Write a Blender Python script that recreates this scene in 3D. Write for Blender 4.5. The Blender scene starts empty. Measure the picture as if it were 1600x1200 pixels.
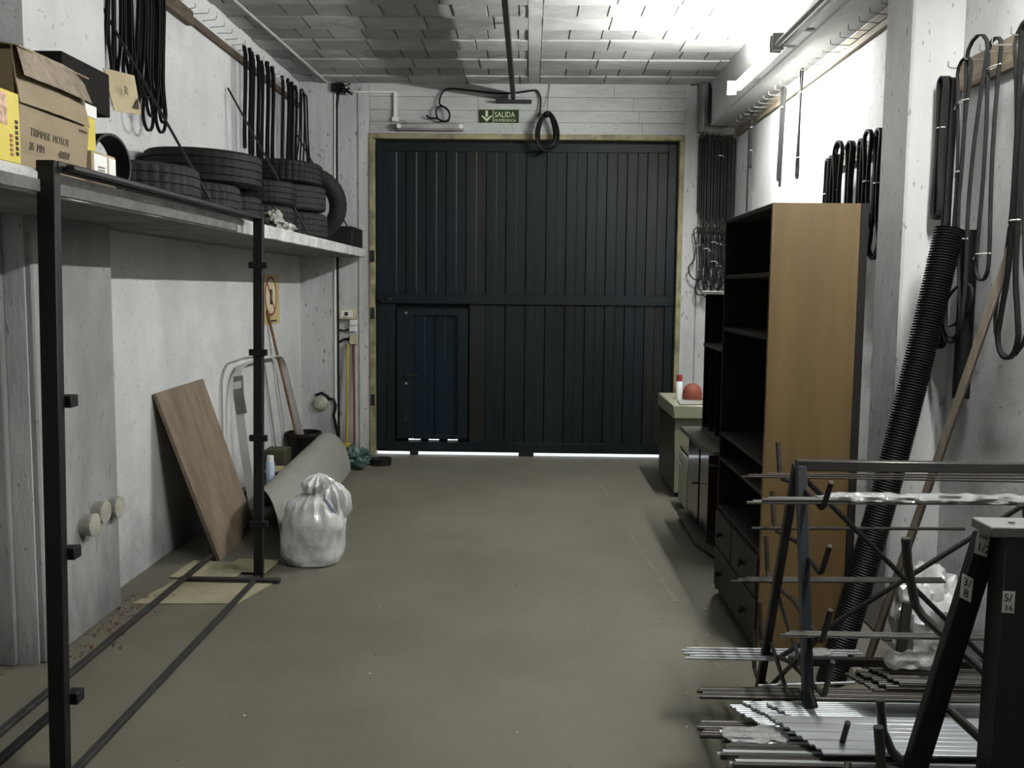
import bpy, bmesh, math, random
from mathutils import Vector, Matrix, noise
random.seed(7)
SC = bpy.context.scene
COL = SC.collection
PI = math.pi

# ---------------------------------------------------------------- camera
H = 1.65
FPX = 1383.0
yaw = math.atan(26 / FPX); pitch = math.atan(124 / FPX); roll = 0.010
fwd = Vector((-math.sin(yaw) * math.cos(pitch), math.cos(yaw) * math.cos(pitch), -math.sin(pitch)))
rt = fwd.cross(Vector((0, 0, 1))).normalized(); up = rt.cross(fwd)
r2 = rt * math.cos(roll) + up * math.sin(roll); u2 = up * math.cos(roll) - rt * math.sin(roll)
cam = bpy.data.cameras.new('camera'); camo = bpy.data.objects.new('camera', cam); COL.objects.link(camo)
cam.sensor_fit = 'HORIZONTAL'; cam.sensor_width = 36.0
cam.lens = 36.0 * FPX / 1600.0
cam.shift_y = -24 / 1600.0
cam.clip_start = 0.05; cam.clip_end = 200
m = Matrix((r2, u2, -fwd)).transposed().to_4x4(); m.translation = Vector((0, 0, H))
camo.matrix_world = m
SC.camera = camo

# ---------------------------------------------------------------- world, exposure
w = bpy.data.worlds.new('world'); SC.world = w; w.use_nodes = True
bg = w.node_tree.nodes['Background']; bg.inputs[0].default_value = (0.86, 0.93, 1.0, 1); bg.inputs[1].default_value = 4.0
SC.view_settings.view_transform = 'Standard'; SC.view_settings.look = 'None'
SC.view_settings.gamma = 1.0; SC.view_settings.use_curve_mapping = False
SC.view_settings.exposure = 0.0
LAMP = 640.0

# ---------------------------------------------------------------- materials
def mat(name, color, rough=0.6, metal=0.0, var=0.25, scale=3.0, bump=0.0, bscale=40.0, stain=None, sscale=1.3, sth=(0.52, 0.72), samt=0.8,
        grime=0.0, coat=0.0, emit=0.0, stretch=(1, 1, 1), speck=0.0, trans=0.0, alpha=1.0):
    M = bpy.data.materials.new(name); M.use_nodes = True
    N = M.node_tree.nodes; L = M.node_tree.links; b = N['Principled BSDF']
    geo = N.new('ShaderNodeNewGeometry'); mp = N.new('ShaderNodeMapping'); mp.inputs['Scale'].default_value = stretch
    L.new(geo.outputs['Position'], mp.inputs['Vector'])
    def nz(s, det=6.0, ro=0.6):
        n = N.new('ShaderNodeTexNoise'); n.inputs['Scale'].default_value = s; n.inputs['Detail'].default_value = det
        n.inputs['Roughness'].default_value = ro; L.new(mp.outputs[0], n.inputs['Vector']); return n
    def ramp(src, a, c):
        r = N.new('ShaderNodeMapRange'); r.inputs[1].default_value = a; r.inputs[2].default_value = c
        r.interpolation_type = 'SMOOTHSTEP'; L.new(src, r.inputs[0]); return r
    def mixc(fac, A, B):
        x = N.new('ShaderNodeMix'); x.data_type = 'RGBA'
        if fac is not None: L.new(fac, x.inputs[0])
        for s, i in ((A, 6), (B, 7)):
            if isinstance(s, tuple): x.inputs[i].default_value = (*s, 1)
            else: L.new(s, x.inputs[i])
        return x.outputs[2]
    n1 = nz(scale)
    lo = tuple(c * (1 - var) for c in color); hi = tuple(min(1, c * (1 + var * 0.6)) for c in color)
    c = mixc(ramp(n1.outputs[0], 0.3, 0.7).outputs[0], lo, hi)
    if stain:
        n2 = nz(sscale, 8.0, 0.65); r = ramp(n2.outputs[0], sth[0], sth[1])
        mu = N.new('ShaderNodeMath'); mu.operation = 'MULTIPLY'; mu.inputs[1].default_value = samt; L.new(r.outputs[0], mu.inputs[0])
        c = mixc(mu.outputs[0], c, stain)
    if speck:
        n3 = nz(38.0, 2.0, 0.5); r = ramp(n3.outputs[0], 0.66, 0.72)
        mu = N.new('ShaderNodeMath'); mu.operation = 'MULTIPLY'; mu.inputs[1].default_value = speck; L.new(r.outputs[0], mu.inputs[0])
        c = mixc(mu.outputs[0], c, tuple(x * 0.25 for x in color))
    if grime:
        sx = N.new('ShaderNodeSeparateXYZ'); L.new(geo.outputs['Position'], sx.inputs[0])
        n4 = nz(2.2, 7.0, 0.7)
        ad = N.new('ShaderNodeMath'); ad.operation = 'MULTIPLY_ADD'; L.new(n4.outputs[0], ad.inputs[0]); ad.inputs[1].default_value = 1.6
        L.new(sx.outputs[2], ad.inputs[2])
        r = ramp(ad.outputs[0], 1.35, 0.55)
        mu = N.new('ShaderNodeMath'); mu.operation = 'MULTIPLY'; mu.inputs[1].default_value = grime; L.new(r.outputs[0], mu.inputs[0])
        c = mixc(mu.outputs[0], c, tuple(x * 0.32 for x in color))
    if isinstance(c, tuple): b.inputs['Base Color'].default_value = (*c, 1)
    else: L.new(c, b.inputs['Base Color'])
    b.inputs['Roughness'].default_value = rough; b.inputs['Metallic'].default_value = metal
    b.inputs['Coat Weight'].default_value = coat
    if max(color) < 0.06 and not metal: b.inputs['Specular IOR Level'].default_value = 0.22
    b.inputs['Transmission Weight'].default_value = trans
    b.inputs['Alpha'].default_value = alpha
    if emit:
        b.inputs['Emission Color'].default_value = (*color, 1); b.inputs['Emission Strength'].default_value = emit
    if bump:
        n5 = nz(bscale, 6.0, 0.6); bp = N.new('ShaderNodeBump'); bp.inputs['Strength'].default_value = bump; bp.inputs['Distance'].default_value = 0.02
        L.new(n5.outputs[0], bp.inputs['Height']); L.new(bp.outputs[0], b.inputs['Normal'])
    return M

WHITE = (0.52, 0.53, 0.525)
M_wall = mat('whitewashed_plaster', WHITE, 0.85, var=0.14, scale=1.6, bump=0.35, bscale=9, stain=(0.25, 0.25, 0.24), sscale=1.1, sth=(0.54, 0.78), samt=0.6, grime=0.75, speck=0.5)
M_pill = mat('whitewashed_concrete', (0.46, 0.47, 0.465), 0.85, var=0.2, scale=2.2, bump=0.5, bscale=14, stain=(0.19, 0.19, 0.18), sscale=1.8, sth=(0.5, 0.75), samt=0.6, grime=0.8, stretch=(1, 1, 0.35), speck=0.7)
M_lint = mat('board_marked_concrete', (0.42, 0.43, 0.42), 0.85, var=0.18, scale=2.5, bump=0.5, bscale=18, stain=(0.17, 0.17, 0.165), sscale=2.5, sth=(0.58, 0.75), samt=0.6, stretch=(0.5, 1, 2.2), speck=0.5)
M_ceil = [mat('whitewashed_brick_%s' % n, tuple(c * k for c in (0.40, 0.40, 0.39)), 0.85, var=0.18, scale=4, bump=0.6, bscale=16, stain=(0.16, 0.155, 0.145), sscale=3, sth=(0.6, 0.75), samt=0.6, stretch=(0.6, 1, 1)) for n, k in (('pale', 1.0), ('grey', 0.8), ('dull', 0.68))]
M_mort = mat('dark_mortar', (0.26, 0.26, 0.25), 0.95, var=0.3, scale=8, bump=0.5)
M_floor = mat('dusty_concrete', (0.112, 0.106, 0.078), 0.75, var=0.16, scale=1.1, bump=0.12, bscale=60, stain=(0.104, 0.090, 0.070), sscale=0.8, sth=(0.5, 0.75), samt=0.7, speck=0.12)
M_dirt = mat('brown_dirt', (0.13, 0.10, 0.075), 0.95, var=0.3, scale=9, bump=0.8, bscale=50)
M_shelf = mat('shelf_concrete', (0.50, 0.50, 0.49), 0.9, var=0.25, scale=5, bump=0.9, bscale=22, stain=(0.25, 0.25, 0.24), sscale=3, sth=(0.52, 0.7), samt=0.7)
M_gate = mat('dark_teal_paint', (0.0064, 0.0108, 0.0128), 0.5, var=0.35, scale=2.0, bump=0.06, bscale=30, stain=(0.0035, 0.0100, 0.0150), sscale=0.8, sth=(0.45, 0.7), samt=0.8, stretch=(1, 1, 0.35))
M_gate2 = mat('wicket_blue_paint', (0.0032, 0.0098, 0.0165), 0.45, var=0.25, scale=2.0, bump=0.05, bscale=30, stretch=(1, 1, 0.3))
M_gate3 = mat('worn_brown_paint', (0.015, 0.014, 0.0135), 0.5, var=0.4, scale=5.0, bump=0.1, bscale=30, stain=(0.010, 0.015, 0.018), sscale=3, sth=(0.5, 0.6), stretch=(1, 1, 0.2))
M_gap = mat('gate_dark_seam', (0.008, 0.01, 0.012), 0.8)
M_yel = mat('yellowed_frame_paint', (0.27, 0.245, 0.14), 0.7, var=0.35, scale=6, bump=0.3, stain=(0.11, 0.095, 0.05), sscale=5, sth=(0.5, 0.65))
M_blk = mat('black_steel', (0.0035, 0.0035, 0.004), 0.6, metal=0.2, var=0.3, bump=0.08)
M_blk2 = mat('dusty_black_steel', (0.017, 0.017, 0.017), 0.5, metal=0.3, var=0.3, bump=0.1)
M_bar = mat('dark_floor_bar', (0.030, 0.028, 0.026), 0.6, var=0.3, scale=8)
M_rub = mat('black_rubber', (0.0035, 0.0035, 0.0036), 0.55, var=0.3, scale=20)
M_rub2 = mat('dusty_rubber', (0.014, 0.014, 0.014), 0.6, var=0.3, scale=12)
M_tyre = mat('tyre_rubber', (0.007, 0.007, 0.0072), 0.65, var=0.35, scale=9, bump=0.25, bscale=90)
M_tyre2 = mat('grey_dusty_tyre', (0.019, 0.019, 0.019), 0.75, var=0.3, scale=9, bump=0.25, bscale=90)
M_tube = mat('black_corrugated_plastic', (0.004, 0.004, 0.0045), 0.5, var=0.3)
M_card = mat('cardboard', (0.24, 0.19, 0.12), 0.8, var=0.14, scale=5, bump=0.08, stretch=(1, 1, 3))
M_card2 = mat('pale_cardboard', (0.36, 0.30, 0.18), 0.8, var=0.14, scale=5, bump=0.08)
M_cardd = mat('dark_cardboard_inside', (0.007, 0.006, 0.005), 0.9)
M_tape = mat('glossy_packing_tape', (0.30, 0.245, 0.18), 0.10, var=0.15, bump=1.0, bscale=22, coat=1.0, scale=12)
M_ink = mat('black_print', (0.04, 0.035, 0.03), 0.8)
M_inkb = mat('faded_print', (0.13, 0.10, 0.07), 0.8)
M_yelb = mat('yellow_print_card', (0.52, 0.42, 0.04), 0.5, var=0.1)
M_wht = mat('white_plastic', (0.7, 0.7, 0.68), 0.4, var=0.06)
M_whl = mat('white_label', (0.72, 0.72, 0.7), 0.6, var=0.08)
M_bag = mat('white_bag_film', (0.58, 0.59, 0.58), 0.3, var=0.22, scale=7, bump=0.5, bscale=9, coat=0.5)
M_film = mat('clear_film', (0.85, 0.87, 0.85), 0.10, var=0.1, scale=30, bump=0.9, bscale=30, coat=0.5, trans=0.72)
M_green = mat('green_bag_film', (0.05, 0.10, 0.08), 0.35, var=0.4, scale=12, bump=0.8, bscale=26, coat=0.3)
M_brd = mat('hook_board_wood', (0.075, 0.055, 0.035), 0.75, var=0.35, scale=6, bump=0.2, stretch=(6, 0.6, 6))
M_brd2 = mat('pale_hook_board_wood', (0.20, 0.165, 0.115), 0.75, var=0.3, scale=6, bump=0.2, stretch=(6, 0.8, 6))
M_ply = mat('grey_brown_plywood', (0.165, 0.128, 0.088), 0.75, var=0.25, scale=3, bump=0.15, bscale=25, stretch=(4, 4, 0.8), stain=(0.10, 0.075, 0.05), sscale=2.2, sth=(0.6, 0.75))
M_cab = mat('orange_brown_veneer', (0.104, 0.067, 0.025), 0.42, var=0.16, scale=3, bump=0.04, stretch=(5, 5, 0.45), coat=0.15, stain=(0.078, 0.047, 0.016), sscale=1.4, sth=(0.5, 0.75), samt=0.6)
M_cabd = mat('dusty_dark_veneer', (0.030, 0.026, 0.021), 0.6, var=0.2, scale=4)
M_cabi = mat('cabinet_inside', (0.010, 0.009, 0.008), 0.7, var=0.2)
M_mah = mat('mahogany_veneer', (0.020, 0.007, 0.006), 0.25, var=0.25, coat=0.5, stretch=(4, 4, 0.6))
M_mah2 = mat('dusty_mahogany_top', (0.065, 0.06, 0.052), 0.5, var=0.2)
M_cream = mat('cream_enamel', (0.30, 0.30, 0.22), 0.4, var=0.12, stain=(0.3, 0.27, 0.17), sscale=5)
M_olive = mat('olive_side_panel', (0.05, 0.047, 0.027), 0.6, var=0.25)
M_chrome = mat('chrome', (0.85, 0.85, 0.85), 0.15, metal=1.0, var=0.03)
M_steel = mat('grey_rod_steel', (0.095, 0.092, 0.085), 0.42, metal=0.75, var=0.35, scale=7, stretch=(0.6, 8, 8))
M_silv = mat('bright_aluminium', (0.62, 0.65, 0.68), 0.36, metal=0.75, var=0.15, scale=4, stretch=(0.5, 8, 8))
M_brown = mat('rusty_rod_steel', (0.045, 0.038, 0.031), 0.5, metal=0.6, var=0.35)
M_blue = mat('blue_grey_steel_paint', (0.022, 0.029, 0.038), 0.45, var=0.3, metal=0.2, bump=0.1, stain=(0.03, 0.03, 0.03), sscale=6)
M_post = mat('dark_primer_steel', (0.009, 0.008, 0.007), 0.5, var=0.35, bump=0.12, metal=0.1)
M_arm = mat('grey_arm_tube', (0.055, 0.052, 0.048), 0.4, metal=0.5, var=0.3)
M_rust = mat('rusted_tin', (0.022, 0.018, 0.015), 0.7, var=0.5, scale=12)
M_redd = mat('red_paint', (0.22, 0.03, 0.02), 0.5, var=0.1)
M_orng = mat('orange_red_cloth', (0.17, 0.042, 0.022), 0.7, var=0.2)
M_broom = mat('yellow_plastic', (0.38, 0.29, 0.03), 0.5, var=0.15)
M_stick = mat('pale_brown_stick', (0.10, 0.08, 0.058), 0.7, var=0.3, scale=8, stretch=(4, 4, 1))
M_stick2 = mat('orange_brown_stick', (0.17, 0.09, 0.04), 0.6, var=0.3)
M_redst = mat('dark_red_stick', (0.12, 0.03, 0.02), 0.6)
M_roll = mat('pale_grey_sheet', (0.25, 0.25, 0.225), 0.55, var=0.14, scale=2.5, bump=0.1)
M_paper = mat('beige_paper', (0.26, 0.24, 0.155), 0.85, var=0.15, scale=7, stain=(0.2, 0.18, 0.13), sscale=6, sth=(0.55, 0.7))
M_band = mat('grey_white_band', (0.5, 0.5, 0.48), 0.5, var=0.12)
M_bandd = mat('grey_tape_band', (0.14, 0.13, 0.12), 0.6)
M_hose = mat('grey_pvc_pipe', (0.14, 0.14, 0.135), 0.45, var=0.2, scale=3, bump=0.05)
M_wire = mat('hook_wire', (0.35, 0.34, 0.32), 0.4, metal=0.8, var=0.2)
M_cable = mat('black_cable', (0.004, 0.004, 0.004), 0.5)
M_sgn = mat('sign_dark_green', (0.02, 0.035, 0.015), 0.5)
M_lum = mat('sign_pale_green', (0.55, 0.62, 0.38), 0.5)
M_sgy = mat('poster_yellow', (0.50, 0.38, 0.17), 0.6, var=0.15)
M_sgw = mat('poster_cream', (0.62, 0.55, 0.38), 0.6, var=0.12)
M_diff = mat('frosted_diffuser', (0.33, 0.33, 0.32), 0.3)
M_beige = mat('beige_plastic', (0.50, 0.47, 0.33), 0.5)
M_bluec = mat('pale_blue_can', (0.42, 0.52, 0.64), 0.35, var=0.1)
M_hous = mat('lamp_housing', (0.22, 0.22, 0.21), 0.5)
M_tubel = bpy.data.materials.new('lit_fluorescent_tube'); M_tubel.use_nodes = True
_b = M_tubel.node_tree.nodes['Principled BSDF']; _b.inputs['Emission Color'].default_value = (1.0, 1.0, 0.97, 1); _b.inputs['Emission Strength'].default_value = LAMP
M_out = mat('pale_pavement_outside', (0.6, 0.6, 0.58), 0.9)
M_disc = mat('cream_pipe_cap', (0.36, 0.35, 0.29), 0.6, var=0.2, scale=14, bump=0.4)

# ---------------------------------------------------------------- mesh builder
WLOC = {}
def sm(pts, k=6):
    P = [Vector(p) for p in pts]; out = []
    for i in range(len(P) - 1):
        a = P[max(i - 1, 0)]; b = P[i]; c = P[i + 1]; d = P[min(i + 2, len(P) - 1)]
        for j in range(k):
            t = j / k; out.append(0.5 * ((2 * b) + (c - a) * t + (2 * a - 5 * b + 4 * c - d) * t * t + (3 * b - a - 3 * c + d) * t ** 3))
    out.append(P[-1]); return out
class MB:
    def __init__(s): s.v = []; s.f = []; s.mi = []; s.cur = 0
    def add(s, vs, fs):
        o = len(s.v); s.v += [Vector(v) for v in vs]; s.f += [tuple(i + o for i in f) for f in fs]; s.mi += [s.cur] * len(fs); return s
    def slot(s, i): s.cur = i; return s
    def box(s, x0, x1, y0, y1, z0, z1):
        v = [(x, y, z) for z in (z0, z1) for y in (y0, y1) for x in (x0, x1)]
        return s.add(v, [(0, 2, 3, 1), (4, 5, 7, 6), (0, 1, 5, 4), (2, 6, 7, 3), (0, 4, 6, 2), (1, 3, 7, 5)])
    def hexa(s, b, t):   # bottom 4, top 4 corners, same winding (ccw from top)
        return s.add(list(b) + list(t), [(3, 2, 1, 0), (4, 5, 6, 7), (0, 1, 5, 4), (1, 2, 6, 5), (2, 3, 7, 6), (3, 0, 4, 7)])
    def bar(s, p, q, a, b, upv=(0, 0, 1)):
        p = Vector(p); q = Vector(q); d = (q - p).normalized(); u = Vector(upv)
        if abs(d.dot(u)) > 0.98: u = Vector((0, 1, 0))
        sd = d.cross(u).normalized(); u = sd.cross(d)
        c = [(-1, -1), (1, -1), (1, 1), (-1, 1)]
        B = [p + sd * i * a / 2 + u * j * b / 2 for i, j in c]; T = [q + sd * i * a / 2 + u * j * b / 2 for i, j in c]
        return s.add(B + T, [(0, 1, 2, 3), (7, 6, 5, 4), (0, 4, 5, 1), (1, 5, 6, 2), (2, 6, 7, 3), (3, 7, 4, 0)])
    def tube(s, pts, r, n=8, closed=False):
        pts = [Vector(p) for p in pts]; N = len(pts); rr = r if isinstance(r, (list, tuple)) else [r] * N
        vs = []; pu = None
        for i, p in enumerate(pts):
            a = pts[(i - 1) % N] if (closed or i) else p; b = pts[(i + 1) % N] if (closed or i < N - 1) else p
            d = (b - a).normalized()
            if pu is None: pu = d.orthogonal().normalized()
            pu = (pu - d * pu.dot(d)).normalized(); q = d.cross(pu)
            for k in range(n):
                t = 2 * PI * k / n; vs.append(p + (pu * math.cos(t) + q * math.sin(t)) * rr[i])
        fs = []
        for i in range(N if closed else N - 1):
            j = (i + 1) % N
            for k in range(n):
                k2 = (k + 1) % n; fs.append((i * n + k, i * n + k2, j * n + k2, j * n + k))
        if not closed: fs.append(tuple(reversed(range(n)))); fs.append(tuple((N - 1) * n + k for k in range(n)))
        return s.add(vs, fs)
    def ribbon(s, pts, wdir, w, t, closed=True):
        pts = [Vector(p) for p in pts]; N = len(pts); vs = []; wd0 = Vector(wdir).normalized()
        for i, p in enumerate(pts):
            a = pts[(i - 1) % N] if (closed or i) else p; b = pts[(i + 1) % N] if (closed or i < N - 1) else p
            d = (b - a).normalized(); wd = (wd0 - d * wd0.dot(d)).normalized(); q = d.cross(wd)
            for i2, j2 in ((-1, -1), (1, -1), (1, 1), (-1, 1)): vs.append(p + wd * i2 * w / 2 + q * j2 * t / 2)
        fs = []
        for i in range(N if closed else N - 1):
            j = (i + 1) % N
            for k in range(4): fs.append((i * 4 + k, i * 4 + (k + 1) % 4, j * 4 + (k + 1) % 4, j * 4 + k))
        if not closed: fs.append((3, 2, 1, 0)); fs.append(tuple((N - 1) * 4 + k for k in range(4)))
        return s.add(vs, fs)
    def lathe(s, prof, c=(0, 0, 0), axis=(0, 0, 1), n=24, ring=False, rf=None):
        ax = Vector(axis).normalized(); u = ax.orthogonal().normalized(); q = ax.cross(u); c = Vector(c); vs = []; P = len(prof)
        for k in range(n):
            t = 2 * PI * k / n; dr = u * math.cos(t) + q * math.sin(t)
            for i, (r, h) in enumerate(prof):
                if rf: r = rf(r, i, k)
                vs.append(c + dr * r + ax * h)
        fs = []
        for k in range(n):
            k2 = (k + 1) % n
            for i in range(P if ring else P - 1):
                j = (i + 1) % P; fs.append((k * P + i, k2 * P + i, k2 * P + j, k * P + j))
        return s.add(vs, fs)
    def cyl(s, c, r, h, axis=(0, 0, 1), n=20):
        return s.lathe([(0.0001, 0), (r, 0), (r, h), (0.0001, h)], c, axis, n)
    def prism(s, poly, ext):
        n = len(poly); e = Vector(ext); P = [Vector(p) for p in poly]
        return s.add(P + [p + e for p in P], [tuple(reversed(range(n))), tuple(range(n, 2 * n))] + [(i, (i + 1) % n, (i + 1) % n + n, i + n) for i in range(n)])
    def sheet(s, grid, t):   # grid rows of points -> thick sheet
        R = len(grid); C_ = len(grid[0]); G = [[Vector(p) for p in r] for r in grid]; top = []; bot = []
        for i in range(R):
            for j in range(C_):
                a = G[min(i + 1, R - 1)][j] - G[max(i - 1, 0)][j]; b = G[i][min(j + 1, C_ - 1)] - G[i][max(j - 1, 0)]
                nn = a.cross(b); nn = nn.normalized() if nn.length > 1e-9 else Vector((0, 0, 1))
                top.append(G[i][j] + nn * t / 2); bot.append(G[i][j] - nn * t / 2)
        K = R * C_; fs = []
        for i in range(R - 1):
            for j in range(C_ - 1):
                a = i * C_ + j; q = (a, a + C_, a + C_ + 1, a + 1); fs.append(q); fs.append(tuple(K + x for x in reversed(q)))
        for i in range(R - 1):
            a = i * C_; fs.append((a, K + a, K + a + C_, a + C_)); a += C_ - 1; fs.append((a, a + C_, K + a + C_, K + a))
        for j in range(C_ - 1):
            fs.append((j, j + 1, K + j + 1, K + j)); a = (R - 1) * C_ + j; fs.append((a, K + a, K + a + 1, a + 1))
        return s.add(top + bot, fs)
    def build(s, name, material, parent=None, smooth=True, bevel=0.0, origin=None):
        me = bpy.data.meshes.new(name)
        if parent is not None: o0 = WLOC[parent.name]
        elif origin is not None: o0 = Vector(origin)
        else:
            xs = [v.x for v in s.v]; ys = [v.y for v in s.v]; zs = [v.z for v in s.v]
            o0 = Vector(((min(xs) + max(xs)) / 2, (min(ys) + max(ys)) / 2, min(zs)))
        if parent is not None:   # a part keeps its own pivot at its centre
            xs = [v.x for v in s.v]; ys = [v.y for v in s.v]; zs = [v.z for v in s.v]
            piv = Vector(((min(xs) + max(xs)) / 2, (min(ys) + max(ys)) / 2, (min(zs) + max(zs)) / 2))
        else: piv = o0
        me.from_pydata([tuple(v - piv) for v in s.v], [], s.f)
        for mm in (material if isinstance(material, list) else [material]): me.materials.append(mm)
        me.polygons.foreach_set('material_index', s.mi)
        bm = bmesh.new(); bm.from_mesh(me); bmesh.ops.remove_doubles(bm, verts=bm.verts, dist=1e-5); bmesh.ops.recalc_face_normals(bm, faces=bm.faces); bm.to_mesh(me); bm.free()
        me.update()
        if smooth: me.shade_smooth(); me.set_sharp_from_angle(angle=math.radians(35))
        o = bpy.data.objects.new(name, me); COL.objects.link(o)
        if bevel:
            md = o.modifiers.new('bevel', 'BEVEL'); md.width = bevel; md.segments = 1; md.limit_method = 'ANGLE'; md.harden_normals = False
        if parent is not None: o.parent = parent; o.location = piv - o0
        else: o.location = piv
        WLOC[o.name] = piv.copy()
        return o

def thing(name, label, cat, loc, group=None):
    o = bpy.data.objects.new(name, None); COL.objects.link(o); o.location = loc; o.empty_display_size = 0.05
    WLOC[o.name] = Vector(loc); tag(o, label, cat, group); return o
def tag(o, label=None, cat=None, group=None, kind=None):
    if label: o['label'] = label
    if cat: o['category'] = cat
    if group: o['group'] = group
    if kind: o['kind'] = kind
    return o
def struct(o, label=None): o['kind'] = 'structure'; return tag(o, label)
def dup(root, loc, label=None, group=None, rot=None):
    r = root.copy(); COL.objects.link(r); r.location = loc
    if rot is not None: r.rotation_euler = rot
    if label: r['label'] = label
    if group: r['group'] = group
    WLOC[r.name] = Vector(loc)
    for ch in list(root.children):
        c = ch.copy(); COL.objects.link(c); c.parent = r
        for g in ch.children:
            d = g.copy(); COL.objects.link(d); d.parent = c
    return r
def text(s, name, size, matl, parent, loc, right, upd, ext=0.0008, align='LEFT', sx=1.0):
    cu = bpy.data.curves.new(name, 'FONT'); cu.body = s; cu.size = size; cu.extrude = ext; cu.align_x = align; cu.resolution_u = 2
    t = bpy.data.objects.new(name + '_tmp', cu); COL.objects.link(t)
    dg = bpy.context.evaluated_depsgraph_get(); me = bpy.data.meshes.new_from_object(t.evaluated_get(dg)); me.name = name
    bpy.data.objects.remove(t)
    R = Vector(right).normalized(); U = Vector(upd).normalized(); Nn = R.cross(U)
    me.transform(Matrix((R * sx, U, Nn)).transposed().to_4x4())
    me.materials.clear(); me.materials.append(matl)
    o = bpy.data.objects.new(name, me); COL.objects.link(o)
    if parent is not None: o.parent = parent; o.location = Vector(loc) - WLOC[parent.name]
    else: o.location = loc
    WLOC[o.name] = Vector(loc); return o

CZ = 3.62; YB = 8.62; XL = -2.22; XR = 1.93

# ================================================================ SETTING
fl = struct(MB().box(-2.9, 2.3, -4.0, 8.715, -0.12, 0).build('floor', M_floor, smooth=False))
out = struct(MB().box(-6, 6, 8.715, 16, -0.15, -0.004).build('ground', M_out, smooth=False))
# floor: grit and crumbs are small real chips
m = MB()
for i in range(70):
    x = random.uniform(-1.5, 1.0); y = random.uniform(2.6, 8.2); r = random.uniform(0.002, 0.006)
    m.add([(x - r, y, 0), (x + r * .4, y - r * .7, 0), (x + r, y + r * .2, 0), (x, y + r, 0), (x, y, r * 0.9)], [(0, 1, 4), (1, 2, 4), (2, 3, 4), (3, 0, 4), (3, 2, 1, 0)])
tag(m.build('floor_grit', [M_dirt], smooth=False), 'small dark crumbs of grit scattered over the concrete floor', 'grit', kind='stuff')
m = MB()
for i in range(12):
    x = random.uniform(-1.4, 1.1); y = random.uniform(2.6, 7.0); r = random.uniform(0.003, 0.006)
    m.add([(x - r, y, 0), (x + r * .4, y - r * .7, 0), (x + r, y + r * .2, 0), (x, y + r, 0), (x, y, r * 0.7)], [(0, 1, 4), (1, 2, 4), (2, 3, 4), (3, 0, 4), (3, 2, 1, 0)])
tag(m.build('paper_crumbs', [M_whl], smooth=False), 'tiny white crumbs scattered over the concrete floor', 'litter', kind='stuff')
# thin pale yellowish line on the floor, in flat broken strips
M_line = mat('pale_broken_line', (0.145, 0.138, 0.10), 0.7, var=0.2, scale=5, stain=(0.108, 0.104, 0.080), sscale=7, sth=(0.42, 0.55), samt=1.0)
m = MB()
for (a, b) in (((0.62, 7.6), (0.66, 6.9)), ((0.70, 6.0), (0.80, 4.6)), ((0.82, 4.1), (0.86, 3.75)), ((0.86, 3.5), (0.90, 2.7))):
    m.bar((*a, 0.0006), (*b, 0.0006), 0.03, 0.0012)
tag(m.build('floor_line', M_line, smooth=False), 'thin pale yellowish line running along the floor on the right', 'marking')

# left wall, pillar, near left wall
struct(MB().box(XL - 0.2, XL, 4.41, YB + 0.25, 0, CZ).build('wall_left', M_wall, smooth=False))
struct(MB().box(-2.75, -2.5, -4.0, 3.9, 0, CZ).build('wall_left_near', M_pill, smooth=False))
M_pilg = mat('grey_bare_concrete', (0.27, 0.275, 0.27), 0.85, var=0.25, scale=2.2, bump=0.4, bscale=14, stain=(0.12, 0.12, 0.115), sscale=1.5, sth=(0.5, 0.72), samt=0.7, grime=0.8, stretch=(1, 1, 0.4), speck=0.4)
pl = struct(MB().box(-2.62, -2.09, 3.70, 4.41, 0, 2.0).build('trim_1', M_pilg, smooth=False, bevel=0.008), 'grey concrete pillar on the left under and above the shelf')
MB().box(-2.62, -2.09, 3.70, 4.41, 2.0, CZ).build('whitewashed_upper', M_wall, pl)
MB().box(-2.62, -2.21, 3.66, 3.70, 0, CZ).build('pillar_ridge', M_pilg, pl, bevel=0.006)
MB().box(-2.208, -2.12, 3.69, 3.70, 0, 1.94).build('pale_strip', M_pill, pl)
# back-left block and back wall with opening
struct(MB().box(XL - 0.2, -1.87, 8.57, YB + 0.25, 0, CZ).build('trim_2', M_pill, smooth=False, bevel=0.006))
wb = MB()
wb.box(-1.87, -1.55, YB, YB + 0.25, 0, CZ).box(1.46, 2.1, YB, YB + 0.25, 0, CZ).box(-1.55, 1.46, YB + 0.012, YB + 0.25, 3.12, CZ)
wbo = struct(wb.build('wall_back', M_pill, smooth=False))
zz = [3.12, 3.235, 3.345, 3.47, 3.62]
for i in range(4):
    x = -1.55
    while x < 1.46:
        x2 = min(1.46, x + random.uniform(0.9, 1.7))
        if 1.46 - x2 < 0.3: x2 = 1.46
        MB().box(x + 0.001, x2 - 0.001, YB - random.uniform(0, 0.006), YB + 0.02, zz[i] + 0.002, zz[i + 1] - 0.002).build('board_course', M_lint, wbo, smooth=False, bevel=0.002)
        x = x2
# raised cement jamb strip
MB().box(-1.665, -1.655, YB - 0.006, YB + 0.01, 0, 3.55).build('rough_seam', M_mort, wbo)
MB().box(1.60, 1.612, YB - 0.006, YB + 0.01, 0, 3.1).build('rough_seam', M_mort, wbo)
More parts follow.
